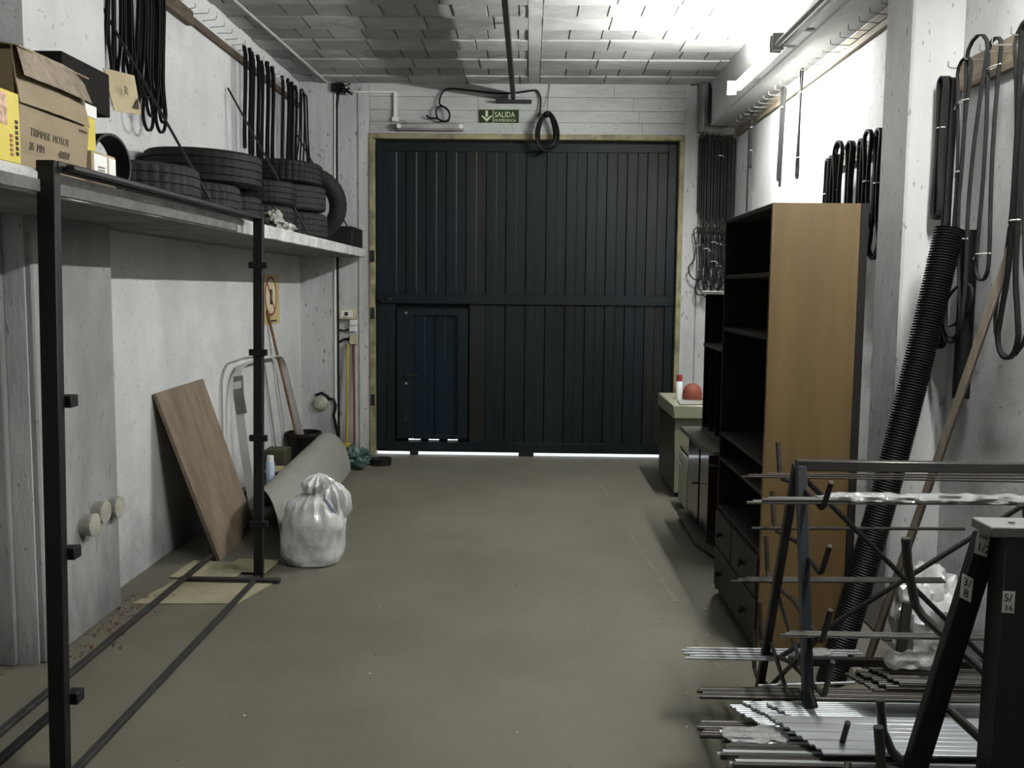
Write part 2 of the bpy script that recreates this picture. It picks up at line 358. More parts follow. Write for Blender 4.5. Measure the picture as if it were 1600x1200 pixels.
# right wall, column, beam
struct(MB().box(XR, XR + 0.2, -4.0, YB + 0.25, 0, CZ).build('wall_right', M_wall, smooth=False))
M_colm = mat('bright_whitewash', (0.58, 0.59, 0.58), 0.85, var=0.1, scale=2.2, bump=0.4, bscale=12, grime=0.8, speck=0.6, stretch=(1, 1, 0.4))
struct(MB().box(1.70, XR + 0.05, 4.11, 4.42, 0, CZ).build('trim_3', M_colm, smooth=False, bevel=0.01), 'white concrete column on the right wall')
struct(MB().box(1.68, XR + 0.05, -4.0, YB + 0.1, 3.20, CZ).build('trim_4', M_wall, smooth=False, bevel=0.01), 'white concrete beam along the top of the right wall')
struct(MB().box(-2.9, 2.3, -4.2, -4.0, 0, CZ).build('wall_front', M_dirt, smooth=False))  # unseen end wall, takes the dark dirt colour to cut bounce light
# ceiling: slab plus whitewashed hollow bricks between ribs
ce = struct(MB().box(-2.9, 2.3, -4.2, YB + 0.25, CZ, CZ + 0.2).build('ceiling', M_mort, smooth=False))
def brick_mesh(wx, wy, seed):
    rnd = random.Random(seed); m = MB(); t = 0.022
    b = [(-wx / 2, -wy / 2, 0), (wx / 2, -wy / 2, 0), (wx / 2, wy / 2, 0), (-wx / 2, wy / 2, 0)]
    k = 0.004
    lo = [(x * (1 - 2 * k / wx), y * (1 - 2 * k / wy), -t - rnd.uniform(-.002, .002)) for x, y, z in b]
    m.hexa(lo, b); return m
rowh = 0.293; nb = 0; cache = {}
y = YB; row = 0
while y > 4.75:
    y0 = y - rowh; x = -2.5 if row % 2 else -2.62
    rib = row % 2 == 0
    while x < 1.7:
        wx = random.uniform(0.40, 0.62) if rib else random.uniform(0.21, 0.26)
        x2 = x + wx
        if x < -0.03 < x2: x2 = -0.03
        elif x < 0.07 < x2: x = 0.07; continue
        xa, xb = max(x, -2.3), min(x2, 1.68)
        if xb - xa > 0.05 and not (-0.04 < (xa + xb) / 2 < 0.07):
            o = brick_mesh(xb - xa - 0.004, rowh - 0.006, nb)
            dz = -random.uniform(0.0, 0.004) + (-0.004 if rib else 0.006)
            for v in o.v: v += Vector(((xa + xb) / 2, (y + y0) / 2, CZ + dz))
            ob = o.build('brick', M_ceil[random.choice([0, 0, 1]) if rib else random.choice([0, 1, 1, 2])], ce, smooth=False); nb += 1
        x = x2
    y = y0; row += 1
MB().box(-0.03, 0.07, 0, YB, CZ - 0.026, CZ).build('rib', M_lint, ce)
m = MB()
yy = y
while yy > -0.5:
    m.box(-2.5, -0.035, yy - rowh + 0.006, yy, CZ - 0.022, CZ).box(0.072, 1.68, yy - rowh + 0.006, yy, CZ - 0.022, CZ); yy -= rowh
tag(m.build('brick_rows', M_ceil[0], ce, smooth=False), kind='stuff')

# ================================================================ GATE (door_1)
gy = YB + 0.05
g = thing('door_1', 'dark teal steel garage gate with vertical panels and a small wicket door', None, (0, gy, 0)); g['kind'] = 'structure'
def gpart(name, x0, x1, z0, z1, dy=0.0, th=0.03, mt=None, parent=None, bevel=0.003):
    return MB().box(x0, x1, gy + dy, gy + dy + th, z0, z1).build(name, mt or M_gate, parent or g, bevel=bevel)
gpart('frame_stile', -1.495, -1.40, 0.04, 3.05); gpart('frame_stile', 1.32, 1.40, 0.04, 3.05)
gpart('frame_rail', -1.40, 1.32, 2.965, 3.05); gpart('frame_rail', -1.495, 1.40, 1.50, 1.60, -0.012, 0.03); gpart('frame_rail', -1.40, 1.32, 0.036, 0.135, -0.004)
gpart('bottom_strip', -1.49, 1.40, 0.036, 0.06, 0.0, 0.05, M_blk)
bkm = MB()  # added sheet behind the panels, stops daylight leaking round the gate
for a_, b_, c_, d_ in ((-1.54, 1.45, 0.156, 3.10), (-1.54, 1.45, 0.036, 0.142), (-1.54, -1.19, 0.142, 0.156), (-1.07, -0.99, 0.142, 0.156), (-0.885, -0.80, 0.142, 0.156), (-0.70, 1.45, 0.142, 0.156)):
    bkm.box(a_, b_, gy + 0.05, gy + 0.06, c_, d_)
bkm.build('light_stop_sheet', M_gap, g, smooth=False)
def panel(x0, x1, z0, z1, parent, mt, name='panel'):
    wv = x1 - x0; d = 0.022; Y = gy + 0.008
    pr = [(x0 + 0.003, Y + 0.02), (x0 + 0.003, Y), (x0 + wv * 0.48, Y), (x0 + wv * 0.54, Y + 0.007), (x1 - 0.006, Y + 0.007), (x1 - 0.005, Y + 0.034), (x0 + wv * .5, Y + 0.034)]
    return MB().prism([(a, b, z0) for a, b in pr], (0, 0, z1 - z0)).build(name, mt, parent, smooth=False)
nx = 14; x0g = -1.40; dxg = (1.32 + 1.40) / nx
for i in range(nx):
    a = x0g + i * dxg; b = a + dxg
    mt = M_gate3 if i in (4, 13) else M_gate
    panel(a, b, 1.60, 2.965, g, mt)
    if a > -0.60: panel(a, b, 0.125, 1.50, g, M_gate3 if i == 13 else M_gate)
gpart('jamb_sheet', -1.40, -1.315, 0.125, 1.50, 0.004, 0.02)
gpart('jamb_sheet', -0.585, -0.43, 0.125, 1.50, 0.010, 0.02, M_gate3)
# wicket door
wk = MB(); wk.box(-1.30, -1.13, gy - 0.008, gy + 0.022, 0.165, 1.45).box(-0.70, -0.60, gy - 0.008, gy + 0.022, 0.165, 1.45).box(-1.13, -0.70, gy - 0.008, gy + 0.022, 1.385, 1.45).box(-1.13, -0.70, gy - 0.008, gy + 0.022, 0.162, 0.205)
wko = wk.build('wicket_door', M_gate, g, bevel=0.003)
for a, b in ((-1.13, -0.925), (-0.925, -0.725)): panel(a, b, 0.205, 1.385, wko, M_gate2)
MB().box(-0.725, -0.70, gy + 0.008, gy + 0.026, 0.205, 1.385).build('panel', M_gate2, wko)
MB().tube([(-1.20, gy - 0.01, 0.80), (-1.20, gy - 0.05, 0.80), (-1.09, gy - 0.052, 0.802)], 0.010).build('handle', M_arm, wko)
for z in (0.715, 1.41): MB().cyl((-1.205, gy - 0.012, z), 0.013, 0.004, (0, 1, 0), 12).build('lock', M_chrome, wko)
MB().box(-1.235, -1.185, gy - 0.02, gy - 0.006, 0.33, 0.40).build('lock_box', M_blk2, wko)
MB().box(-1.45, -1.36, gy - 0.045, gy - 0.01, 1.515, 1.56).build('bolt', M_blk2, g, bevel=0.004)
MB().tube([(-1.47, gy - 0.04, 1.54), (-1.38, gy - 0.06, 1.55), (-1.34, gy - 0.03, 1.53)], 0.012).build('latch_arm', M_blk, g)
for x in (-1.13, -0.05, 0.02): MB().box(x - 0.04, x + 0.04, gy - 0.005, gy + 0.05, 0.0, 0.045).build('foot_block', M_blk, g, bevel=0.004)
# yellowed timber frame round the gate
fr = thing('trim_5', 'yellowed painted frame around the garage gate', None, (-1.5, YB, 0)); fr['kind'] = 'structure'
MB().box(-1.555, -1.505, YB - 0.014, YB + 0.14, 0, 3.075).build('jamb', M_yel, fr, bevel=0.004)
MB().box(1.415, 1.462, YB - 0.014, YB + 0.14, 0, 3.075).build('jamb', M_yel, fr, bevel=0.004)
MB().box(-1.555, 1.462, YB - 0.014, YB + 0.14, 3.075, 3.125).build('head', M_yel, fr, bevel=0.004)
for z in (1.35, 0.50, 1.90): MB().box(-1.545, -1.505, YB - 0.022, YB - 0.012, z, z + 0.11).build('hinge', M_blk2, fr, bevel=0.002)

# ================================================================ LIGHT FITTINGS
def lamp(name, y0, y1, label, lit=True):
    t = thing(name, label, 'light', (1.56, (y0 + y1) / 2, 3.22))
    MB().box(1.545, 1.585, y0, y1, 3.165, 3.235).box(1.585, 1.68, y0 + .15, y0 + .18, 3.20, 3.22).box(1.585, 1.68, y1 - .18, y1 - .15, 3.20, 3.22).build('housing', M_hous, t, bevel=0.004)
    for y in (y0, y1 - 0.02): MB().box(1.475, 1.545, y, y + 0.02, 3.13, 3.235).build('end_cap', M_hous, t, bevel=0.003)
    MB().cyl((1.505, y0 + 0.02, 3.165), 0.018, y1 - y0 - 0.04, (0, 1, 0), 12).build('tube', M_tubel if lit else M_diff, t)
    return t
lamp('fluorescent_light', 5.68, 6.90, 'lit fluorescent strip light on the beam at top right')
lamp('fluorescent_light', 4.42, 5.64, 'unlit strip light on the beam, in line with the lit one', False)
lamp('fluorescent_light', 1.90, 3.12, 'lit fluorescent strip light on the beam nearest the camera')

# ================================================================ SHELF and steel tie rods
sh = thing('concrete_shelf', 'long white concrete shelf along the left wall carrying boxes and tyres', 'shelf', (-1.9, 4.0, 1.94))
grid = []
ys = [-1.0 + i * 0.06 for i in range(int((8.56 + 1.0) / 0.06) + 1)]
pr = MB(); P = []
for yv in ys:
    a = noise.noise((yv * 3, 0, 0)) * 0.006 + noise.noise((yv * 13, 5, 0)) * 0.004; b = noise.noise((yv * 5, 9, 0)) * 0.006
    P.append([(-2.219, yv, 1.94), (-1.60, yv, 1.94), (-1.572, yv, 1.942 + b), (-1.57 + a, yv, 2.005 + b), (-1.585 + a, yv, 2.02), (-2.219, yv, 2.02)])
vs = [p for r in P for p in r]; n = 6; fs = []
for i in range(len(P) - 1):
    for k in range(n): fs.append((i * n + k, i * n + (k + 1) % n, (i + 1) * n + (k + 1) % n, (i + 1) * n + k))
fs.append(tuple(range(n))); fs.append(tuple((len(P) - 1) * n + k for k in range(n)))
pr.add(vs, fs)
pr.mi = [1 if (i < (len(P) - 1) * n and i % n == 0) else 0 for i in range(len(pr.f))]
M_under = mat('shaded_underside_concrete', (0.17, 0.17, 0.165), 0.9, var=0.3, scale=3, bump=0.3, stain=(0.08, 0.08, 0.075), sscale=2)  # darker than the slab faces: shade under the shelf put into the colour
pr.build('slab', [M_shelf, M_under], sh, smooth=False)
M_dband = mat('grey_form_strip', (0.13, 0.13, 0.125), 0.9, var=0.3, scale=8, bump=0.6)
MB().box(-1.572, -1.562, 0.0, 4.75, 1.945, 1.985).build('form_strip', M_dband, sh, bevel=0.002)
for i, yv in enumerate((2.77, 4.60, 6.52, 8.42)):
    t = MB().tube([(-2.2, yv, 3.08), (-1.62, yv, 2.03)], 0.0075, 8)
    MBP = t.build('tie_rod', M_blk2, None)
    tag(MBP, ['black steel tie rod rising to the wall behind the big cardboard box', 'black steel tie rod passing behind the bunch of belts at left', 'black steel tie rod in front of the largest tyre stack', 'black steel tie rod at the far end of the shelf by the gate'][i], 'rod', 'tie rods holding up the concrete shelf')
    MB().tube([(-1.62, yv, 2.03), (-1.60, yv, 2.015)], 0.016, 8).build('anchor', M_blk2, MBP)

# ================================================================ TYRES
def tyre_mesh(R, W, style):
    ri = R * 0.60; h = W / 2
    prof = [(ri, -h * 0.62), (ri + 0.012, -h * 0.80), (R * 0.78, -h), (R * 0.93, -h * 0.93), (R * 0.985, -h * 0.80)]
    for a in (-0.78, -0.45, -0.40, -0.05, 0.05, 0.40, 0.45, 0.78):
        pass
    for g0 in (-0.46, -0.02, 0.42):
        prof += [(R, h * (g0 - 0.28)), (R, h * g0), (R - 0.010, h * (g0 + 0.01)), (R - 0.010, h * (g0 + 0.05)), (R, h * (g0 + 0.06))]
    prof += [(R * 0.985, h * 0.80), (R * 0.93, h * 0.93), (R * 0.78, h), (ri + 0.012, h * 0.80), (ri, h * 0.62), (ri + 0.03, h * 0.55), (R - 0.03, h * 0.6), (R - 0.03, -h * 0.6), (ri + 0.03, -h * 0.55)]
    def rf(r, i, k):
        if r > R * 0.97: return r - (0.007 if (k % 3 == 0) else 0) * (1 if style else 0.5)
        return r
    return MB().lathe(prof, (0, 0, 0), (0, 0, 1), 108, True, rf)
def tyre(c, R, W, label, mt, style=1, rot=(0, 0, 0)):
    o = tyre_mesh(R, W, style)
    ob = o.build('car_tyre', mt, None, origin=(0, 0, 0)); ob.location = c; ob.rotation_euler = rot
    return tag(ob, label, 'tyre', 'old tyres on the concrete shelf')
tyre((-1.90, 4.28, 2.121), 0.295, 0.20, 'dusty tyre lying flat nearest the cardboard boxes', M_tyre2)
tyre((-1.87, 4.88, 2.111), 0.27, 0.18, 'small grey tyre lying flat beside the nearest one, under the largest tyre', M_tyre2)
tyre((-1.93, 5.45, 2.111), 0.275, 0.18, 'tyre lying flat under the far side of the largest tyre', M_tyre)
tyre((-1.89, 5.16, 2.315), 0.325, 0.20, 'largest black tyre, lying on top of two others in the middle of the shelf', M_tyre, 0, (0.015, 0.03, 0))
tyre((-1.92, 6.12, 2.111), 0.29, 0.18, 'tyre lying flat on the shelf behind the crumpled bags', M_tyre)
tyre((-1.90, 6.95, 2.121), 0.31, 0.20, 'bottom tyre of the three-high stack near the gate', M_tyre2)
tyre((-1.90, 6.93, 2.329), 0.305, 0.20, 'middle tyre of the three-high stack near the gate', M_tyre2, 0, (0.02, 0.01, 0))
tyre((-1.92, 6.38, 2.306), 0.235, 0.18, 'smaller tyre lying on the flat one behind the crumpled bags', M_tyre, 0)
tyre((-1.93, 7.02, 2.528), 0.29, 0.18, 'top tyre of the three-high stack near the gate', M_tyre, 1, (-0.02, 0.03, 0))
tyre((-1.895, 7.62, 2.350), 0.315, 0.19, 'worn tyre standing upright, leaning on the three-high stack', M_tyre2, 0, (PI / 2 + 0.22, 0, 0))

# ================================================================ BOXES on the shelf
bx = thing('cardboard_box', 'large tan cardboard box printed TRIMMER MOTOR, its top wrapped in shiny tape', 'box', (-1.80, 3.0, 2.02))
X0, X1, Y0, Y1 = -2.02, -1.60, 2.80, 3.24
m = MB(); m.hexa([(X0, Y0, 2.02), (X1 - .02, Y0, 2.02), (X1 - .02, Y1, 2.02), (X0, Y1, 2.02)], [(X0, Y0, 2.215), (X1, Y0, 2.215), (X1, Y1, 2.215), (X0, Y1, 2.215)])
m.build('box_body', M_card, bx, bevel=0.004)
rows = []
for k in range(7):
    z = 2.218 + k * 0.027; r = []
    for j in range(13):
        yv = Y0 + (Y1 - Y0) * j / 12; bulge = 0.01 * math.sin(j / 12 * PI)
        r.append((X1 + bulge + 0.006 * noise.noise((j * .9, k * 1.1, 3)) - 0.004 * k, yv, z + (0.018 if k == 6 and j < 3 else 0) - (k / 6) * 0.03 * max(0, j - 9) / 3))
    rows.append(r)
m = MB(); m.sheet(rows, 0.004); m.build('front_flap', M_card, bx)
MB().box(X0, X1 - 0.02, Y1 - 0.006, Y1, 2.215, 2.37).build('side_flap', M_card, bx)
MB().box(X0, X1 - 0.02, Y0, Y0 + 0.006, 2.215, 2.38).build('side_flap', M_card, bx)
m = MB(); m.sheet([[(X1 + 0.004, yv, 2.39), (X1 - 0.12, yv, 2.405 + 0.01 * math.sin(yv * 30)), (X0 + 0.05, yv, 2.37)] for yv in [Y0 + i * 0.11 for i in range(5)]], 0.004); m.build('top_flap', M_card, bx)
rows = []
for k in range(5):
    r = []
    for j in range(15):
        yv = Y0 + 0.0 + (Y1 - Y0 - 0.01) * j / 14
        r.append((X1 + 0.018 + 0.008 * math.sin(j / 14 * PI) + 0.006 * noise.noise((j * 2.3, k * 2.0, 7)) - 0.006 * k, yv, 2.300 + k * 0.024 - (k / 4) * 0.03 * max(0, j - 11) / 3))
    rows.append(r)
m = MB(); m.sheet(rows, 0.001); m.build('packing_tape', M_tape, bx)
text('TRIMMER  MOTOR', 'lettering', 0.036, M_inkb, bx, (X1 - 0.0078, 2.865, 2.127), (0, 1, 0), (0.1026, 0, 1), sx=0.80)
text('35  MM', 'lettering', 0.036, M_inkb, bx, (X1 - 0.0110, 2.862, 2.082), (0, 1, 0), (0.1026, 0, 1), sx=0.80)
text('400W', 'lettering', 0.036, M_inkb, bx, (X1 - 0.0110, 3.04, 2.082), (0, 1, 0), (0.1026, 0, 1), sx=0.80)
text('HY7D005', 'lettering', 0.014, M_inkb, bx, (X1 - 0.001, 3.165, 2.19), (0, 1, 0), (0.1026, 0, 1))
yb = thing('yellow_box', 'bright yellow printed box at the left edge in front of the cardboard box', 'box', (-1.72, 2.62, 2.02))
MB().box(-1.86, -1.585, 2.48, 2.77, 2.02, 2.235).build('box_body', M_yelb, yb, bevel=0.003)
MB().box(-1.586, -1.583, 2.60, 2.70, 2.13, 2.225).build('printed_picture', mat('pink_print', (0.55, 0.33, 0.22), 0.5, var=0.6, scale=30), yb)
for i in range(7): MB().box(-1.586, -1.5835, 2.742, 2.756, 2.045 + i * 0.016, 2.045 + i * 0.016 + 0.011).build('print_mark', M_ink, yb)
for i in range(5): MB().box(-1.586, -1.5835, 2.712, 2.726, 2.04 + i * 0.014, 2.04 + i * 0.014 + 0.009).build('print_mark', M_redd, yb)
# dark open carton behind the big box, with its pale flap
ob = thing('open_carton', 'dark open carton behind the big box with one pale flap sticking out', 'box', (-1.95, 3.62, 2.20))
MB().box(-2.1, -1.755, 3.36, 3.735, 2.345, 2.52).build('carton_body', M_cardd, ob, bevel=0.003)
MB().prism([(-1.74, 3.74, 2.375), (-1.72, 3.955, 2.40), (-1.74, 3.94, 2.565), (-1.77, 3.72, 2.545)], (-0.004, 0.001, 0)).build('pale_flap', M_card2, ob, smooth=False)
text('R', 'print_mark', 0.05, M_inkb, ob, (-1.722, 3.80, 2.455), (0.1, 1, 0.1), (0, -0.1, 1))
MB().prism([(-1.724, 3.885, 2.415), (-1.724, 3.935, 2.418), (-1.724, 3.935, 2.47)], (0.002, 0, 0)).build('print_mark', M_ink, ob, smooth=False)
sb = thing('small_carton', 'small white and yellow parts box under the open carton', 'box', (-1.83, 3.4, 2.142))
MB().box(-1.95, -1.705, 3.27, 3.50, 2.142, 2.30).build('box_body', M_yelb, sb, bevel=0.002)
MB().box(-1.955, -1.700, 3.265, 3.505, 2.295, 2.342).build('lid', M_whl, sb, bevel=0.002)
lb = thing('label_box', 'small box with white label right beside the big cardboard box', 'box', (-1.72, 3.34, 2.02))
MB().box(-1.83, -1.60, 3.25, 3.435, 2.02, 2.14).build('box_body', M_card2, lb, bevel=0.003)
MB().box(-1.601, -1.597, 3.26, 3.36, 2.03, 2.13).build('label', M_whl, lb)
for i in range(4): MB().box(-1.598, -1.5955, 3.29, 3.34, 2.05 + i * 0.011, 2.055 + i * 0.011).build('print_mark', M_inkb, lb)
MB().box(-1.601, -1.597, 3.375, 3.43, 2.04, 2.13).build('label', M_whl, lb)
# wide drive belt ring standing on shelf
m = MB(); pts = []
for i in range(32):
    t = 2 * PI * i / 32; pts.append((-1.76 + 0.03 * math.cos(t), 3.66 + 0.10 * math.cos(t), 2.144 + 0.118 * math.sin(t)))
m.ribbon(pts, (1, -0.25, 0.0), 0.10, 0.010)
tag(m.build('drive_belt', M_rub), 'wide black drive belt standing in a ring next to the nearest tyre', 'belt')
# dark bundle at left behind the box
m = MB(); m.lathe([(0.0001, 0), (0.09, 0.01), (0.10, 0.2), (0.07, 0.34), (0.0001, 0.36)], (-1.98, 2.66, 2.02), (0, 0, 1), 14)
tag(m.build('dark_sack', M_cardd), 'dark sack standing behind the yellow box at the left edge', 'sack')
# black carton at far end of shelf
bb = MB(); bb.box(-1.84, -1.60, 8.0, 8.50, 2.02, 2.20)
tag(bb.build('black_carton', M_blk, bevel=0.004), 'small black carton at the far end of the shelf beside the gate', 'box')
# crumpled bags on the shelf
def lump(name, c, rx, ry, rz, mt, label, cat, seed, amp=0.35, n=28, mfreq=2.6, flat=True, crease=0.0):
    m = MB(); vs = []; fs = []
    Rn = n // 2
    for i in range(Rn + 1):
        ph = PI * i / Rn
        for j in range(n):
            th = 2 * PI * j / n; d = Vector((math.sin(ph) * math.cos(th), math.sin(ph) * math.sin(th), math.cos(ph)))
            f = 1 + amp * noise.fractal(d * mfreq + Vector((seed, 0, 0)), 1.0, 2.0, 4)
            if crease: f -= crease * abs(noise.noise(d * 6 + Vector((seed, 3, 0))))
            p = Vector((d.x * rx * f, d.y * ry * f, d.z * rz * f))
            z = rz + p.z
            if flat and z < rz * 0.12: z = max(0.0, z * 0.2)
            vs.append(Vector(c) + Vector((p.x, p.y, z)))
    for i in range(Rn):
        for j in range(n): fs.append((i * n + j, (i + 1) * n + j, (i + 1) * n + (j + 1) % n, i * n + (j + 1) % n))
    m.add(vs, fs); o = m.build(name, mt)
    if label: tag(o, label, cat)
    return o
lump('crumpled_bag', (-1.635, 5.70, 2.02), 0.045, 0.14, 0.055, M_roll, 'grey crumpled plastic bag on the shelf edge under the tyres', 'bag', 4, 0.6)
lump('crumpled_bag', (-1.64, 5.98, 2.02), 0.05, 0.14, 0.03, mat('pale_bag', (0.5, 0.5, 0.46), 0.5), 'pale flattened bag at the shelf edge next to the grey crumpled bag', 'bag', 9, 0.6)
MB_ = MB().tube([(-1.62, 5.78, 2.03), (-1.60, 5.95, 2.09), (-1.63, 6.05, 2.03)], 0.010, 6)

# ================================================================ HOOK BOARDS
def hook_mesh(L=0.07, upz=0.028, sx=1):
    m = MB(); m.tube([(0, 0, 0), (sx * L, 0, 0.003), (sx * (L + 0.012), 0, 0.008), (sx * (L + 0.012), 0, upz)], 0.0028, 6); return m
def hook_board(name, label, x, y0, y1, z0, z1, side, ys, mt, hz, th=0.025, L=0.07):
    t = thing(name, label, 'hook board', (x, (y0 + y1) / 2, z0))
    MB().box(min(x, x + side * th), max(x, x + side * th), y0, y1, z0, z1).build('board', mt, t, bevel=0.003)
    base = None
    for yv in ys:
        if base is None:
            m = hook_mesh(L, 0.032, side)
            for v in m.v: v += Vector((x + side * th, yv, hz))
            base = m.build('hook', M_wire, t); off = base.location.copy(); by = yv
        else:
            h = base.copy(); COL.objects.link(h); h.location = off + Vector((0, yv - by, 0.0)); h.rotation_euler = (random.uniform(-.25, .25), 0, random.uniform(-0.2, 0.2))
    return t
hook_board('hook_board', 'dark brown hook board high on the left wall above the tyres', XL + 0.001, 5.72, 8.52, 3.335, 3.385, 1, [5.85 + i * 0.147 for i in range(18)], M_brd, 3.40, 0.03, 0.09)
hook_board('hook_board', 'thicker brown hook board high on the left wall above the boxes', XL + 0.001, 4.42, 5.80, 3.31, 3.40, 1, [4.5 + i * 0.16 for i in range(8)], M_brd, 3.36, 0.05, 0.07)
hook_board('hook_board', 'long pale hook board under the beam on the right wall', XR - 0.001, 4.44, 8.4, 3.085, 3.175, -1, [4.6 + i * 0.152 for i in range(25)], M_brd2, 3.13, 0.025, 0.10)
hook_board('hook_board', 'short hook board on the right wall above the brown cabinet', XR - 0.001, 4.45, 5.74, 2.42, 2.50, -1, [4.6, 4.75, 4.9, 5.05, 5.2, 5.35, 5.5, 5.62], M_brd2, 2.46, 0.02, 0.10)
hook_board('hook_board', 'brown hook board nearest the camera on the right wall', XR - 0.001, 1.6, 4.08, 2.545, 2.675, -1, [3.45, 3.58, 3.68, 3.80, 3.95, 3.2, 3.0], M_brd2, 2.615, 0.025, 0.10)

# ================================================================ BELTS
def belt_obj(P, L, gap, label, group, wdt=0.013, t=0.006, mt=None, along='Y', pinch=0.0, sway=0.0, twist=0.0, tie=None, rnd=0.0, lean=0.0, bot=1.0):
    P = Vector(P); A = Vector((0, 1, 0)) if along == 'Y' else Vector((1, 0, 0)); B = Vector((1, 0, 0)) if along == 'Y' else Vector((0, 1, 0))
    g2 = gap / 2; pts = []; K = 18
    def gp(u):  # u 0..1 down
        v = g2 * (1 - pinch * math.sin(PI * min(1, u * 1.1)))
        if u > 0.8: v = v * (1 + (bot - 1) * (u - 0.8) / 0.2)
        return v
    def off(u): return A * (sway * math.sin(u * 2.6) + lean * u) + B * (rnd * math.sin(u * 4 + 1))
    for i in range(7):
        a = PI - PI * i / 6; pts.append(P + A * g2 * math.cos(a) + Vector((0, 0, g2 * math.sin(a) * 0.9)))
    for i in range(1, K):
        u = i / K; c = A * math.cos(twist * u) + B * math.sin(twist * u); pts.append(P + c * gp(u) + off(u) + Vector((0, 0, -L * u)))
    ge = gp(1.0)
    for i in range(9):
        a = -PI * i / 8; c = A * math.cos(twist) + B * math.sin(twist); pts.append(P + c * ge * math.cos(a) + off(1) + Vector((0, 0, -L + ge * math.sin(a) * 1.3)))
    for i in range(K - 1, 0, -1):
        u = i / K; c = A * math.cos(twist * u) + B * math.sin(twist * u); pts.append(P - c * gp(u) + off(u) + Vector((0, 0, -L * u)))
    m = MB(); m.ribbon(pts, B, wdt, t)
    o = m.build('rubber_belt', mt or M_rub, None, origin=P); tag(o, label, 'belt', group)
    for u in (tie or []):
        c = P + off(u) + Vector((0, 0, -L * u)); k = gp(u) + 0.008; ring = [c + A * k * math.cos(q) + B * (wdt / 2 + 0.004) * math.sin(q) for q in [2 * PI * i / 10 for i in range(10)]]
        mm = MB(); mm.tube(ring, 0.0028, 5, True); mm.tube([c + A * k, c + A * (k + 0.02) + Vector((0, 0, -0.02))], 0.0025, 5)
        mm.build('tie_string', M_whl, o)
    return o
gl = 'belts hanging above the cardboard boxes'
# near left bunch: hangs from thick board
for i, (yy_, L, gp, ln) in enumerate([(4.54, 0.62, 0.04, 0.0), (4.62, 0.66, 0.07, 0.06), (4.66, 0.70, 0.05, 0.10), (4.70, 0.60, 0.06, 0.08), (4.84, 0.62, 0.03, 0.0), (4.87, 0.64, 0.05, 0.02), (4.92, 0.66, 0.03, 0.0),
                                    (5.00, 0.72, 0.05, 0.0), (5.04, 0.70, 0.03, 0.02), (5.08, 0.66, 0.05, 0.01), (5.16, 0.74, 0.04, 0.0), (5.10, 0.78, 0.06, -0.02), (4.58, 0.72, 0.03, 0.04), (4.96, 0.79, 0.06, 0.0)]):
    lab = 'black belt in the tangled bunch hanging above the boxes'
    if i == 10: lab = 'black belt at the right edge of the bunch above the boxes, narrow loop'
    if i == 0: lab = 'black belt at the left edge of the bunch, hanging behind the pale flap'
    belt_obj((-2.13 + 0.02 * (i % 3), yy_, 3.38), L, gp, lab, gl, 0.016, 0.009, pinch=0.6, lean=ln, rnd=0.01, bot=2.2)
gm = 'belts hanging above the tyre stacks'
for i, (yy_, L, gp) in enumerate([(6.66, 0.70, 0.035), (6.72, 0.74, 0.03), (6.84, 0.72, 0.04), (6.92, 0.74, 0.035), (7.08, 0.78, 0.03), (7.16, 0.80, 0.06), (7.24, 0.80, 0.03), (7.30, 0.78, 0.05)]):
    lab = {0: 'nearest thin black belt hanging above the tyres', 4: 'black belt beside the pale gap in the first bunch over the tyres', 7: 'far edge belt of the first bunch over the tyres'}.get(i, 'black belt in the first bunch hanging over the tyres')
    belt_obj((-2.12 + 0.02 * (i % 2), yy_, 3.40), L, gp, lab, gm, 0.018, 0.010, pinch=0.3, rnd=0.008)
for i, (yy_, L, gp) in enumerate([(7.66, 0.70, 0.03), (7.78, 0.72, 0.04), (7.84, 0.72, 0.05), (7.90, 0.74, 0.04), (7.96, 0.70, 0.05), (8.02, 0.72, 0.03)]):
    lab = {0: 'thin belt hanging alone just left of the second bunch over the tyres'}.get(i, 'black belt in the second bunch hanging over the tyres')
    belt_obj((-2.12 + 0.02 * (i % 2), yy_, 3.42), L, gp, lab, gm, 0.018, 0.010, pinch=0.3, rnd=0.008)
for i, (yy_, L, gp) in enumerate([(8.24, 0.62, 0.12), (8.28, 0.74, 0.10), (8.38, 0.70, 0.08)]):
    lab = ['crossed belt loop in the corner left of the pillar', 'longest belt loop in the corner left of the pillar', 'belt hanging closest to the back pillar'][i]
    belt_obj((-2.10, yy_, 3.40), L, gp, lab, gm, 0.014, 0.007, pinch=0.3, twist=0.8)
# right wall single belts
gr_ = 'single belts hanging on the bright right wall'
XB = 1.83
belt_obj((XB, 7.55, 3.11), 0.40, 0.05, 'pale looped belt tied at the bottom on the right wall', gr_, 0.012, 0.006, M_rub2, tie=(0.25, 0.72), pinch=0.4)
belt_obj((XB, 7.62, 3.08), 0.86, 0.012, 'single long thin belt hanging under the pale looped belt', gr_, 0.010, 0.008, M_rub)
belt_obj((XB, 6.66, 3.12), 0.62, 0.05, 'wider belt loop hanging second from the column on the right wall', gr_, 0.012, 0.006, M_rub2, tie=(0.2,), pinch=0.35, lean=0.03)
belt_obj((XB, 6.58, 3.10), 0.66, 0.03, 'thin belt hanging close beside the wider loop on the right wall', gr_, 0.010, 0.006, M_rub2, pinch=0.3, lean=0.06)
belt_obj((XB, 6.20, 3.14), 0.68, 0.05, 'dark belt with white ties above the cabinet left end, on the right wall', gr_, 0.012, 0.007, M_rub, tie=(0.2, 0.84), pinch=0.75, lean=0.02)
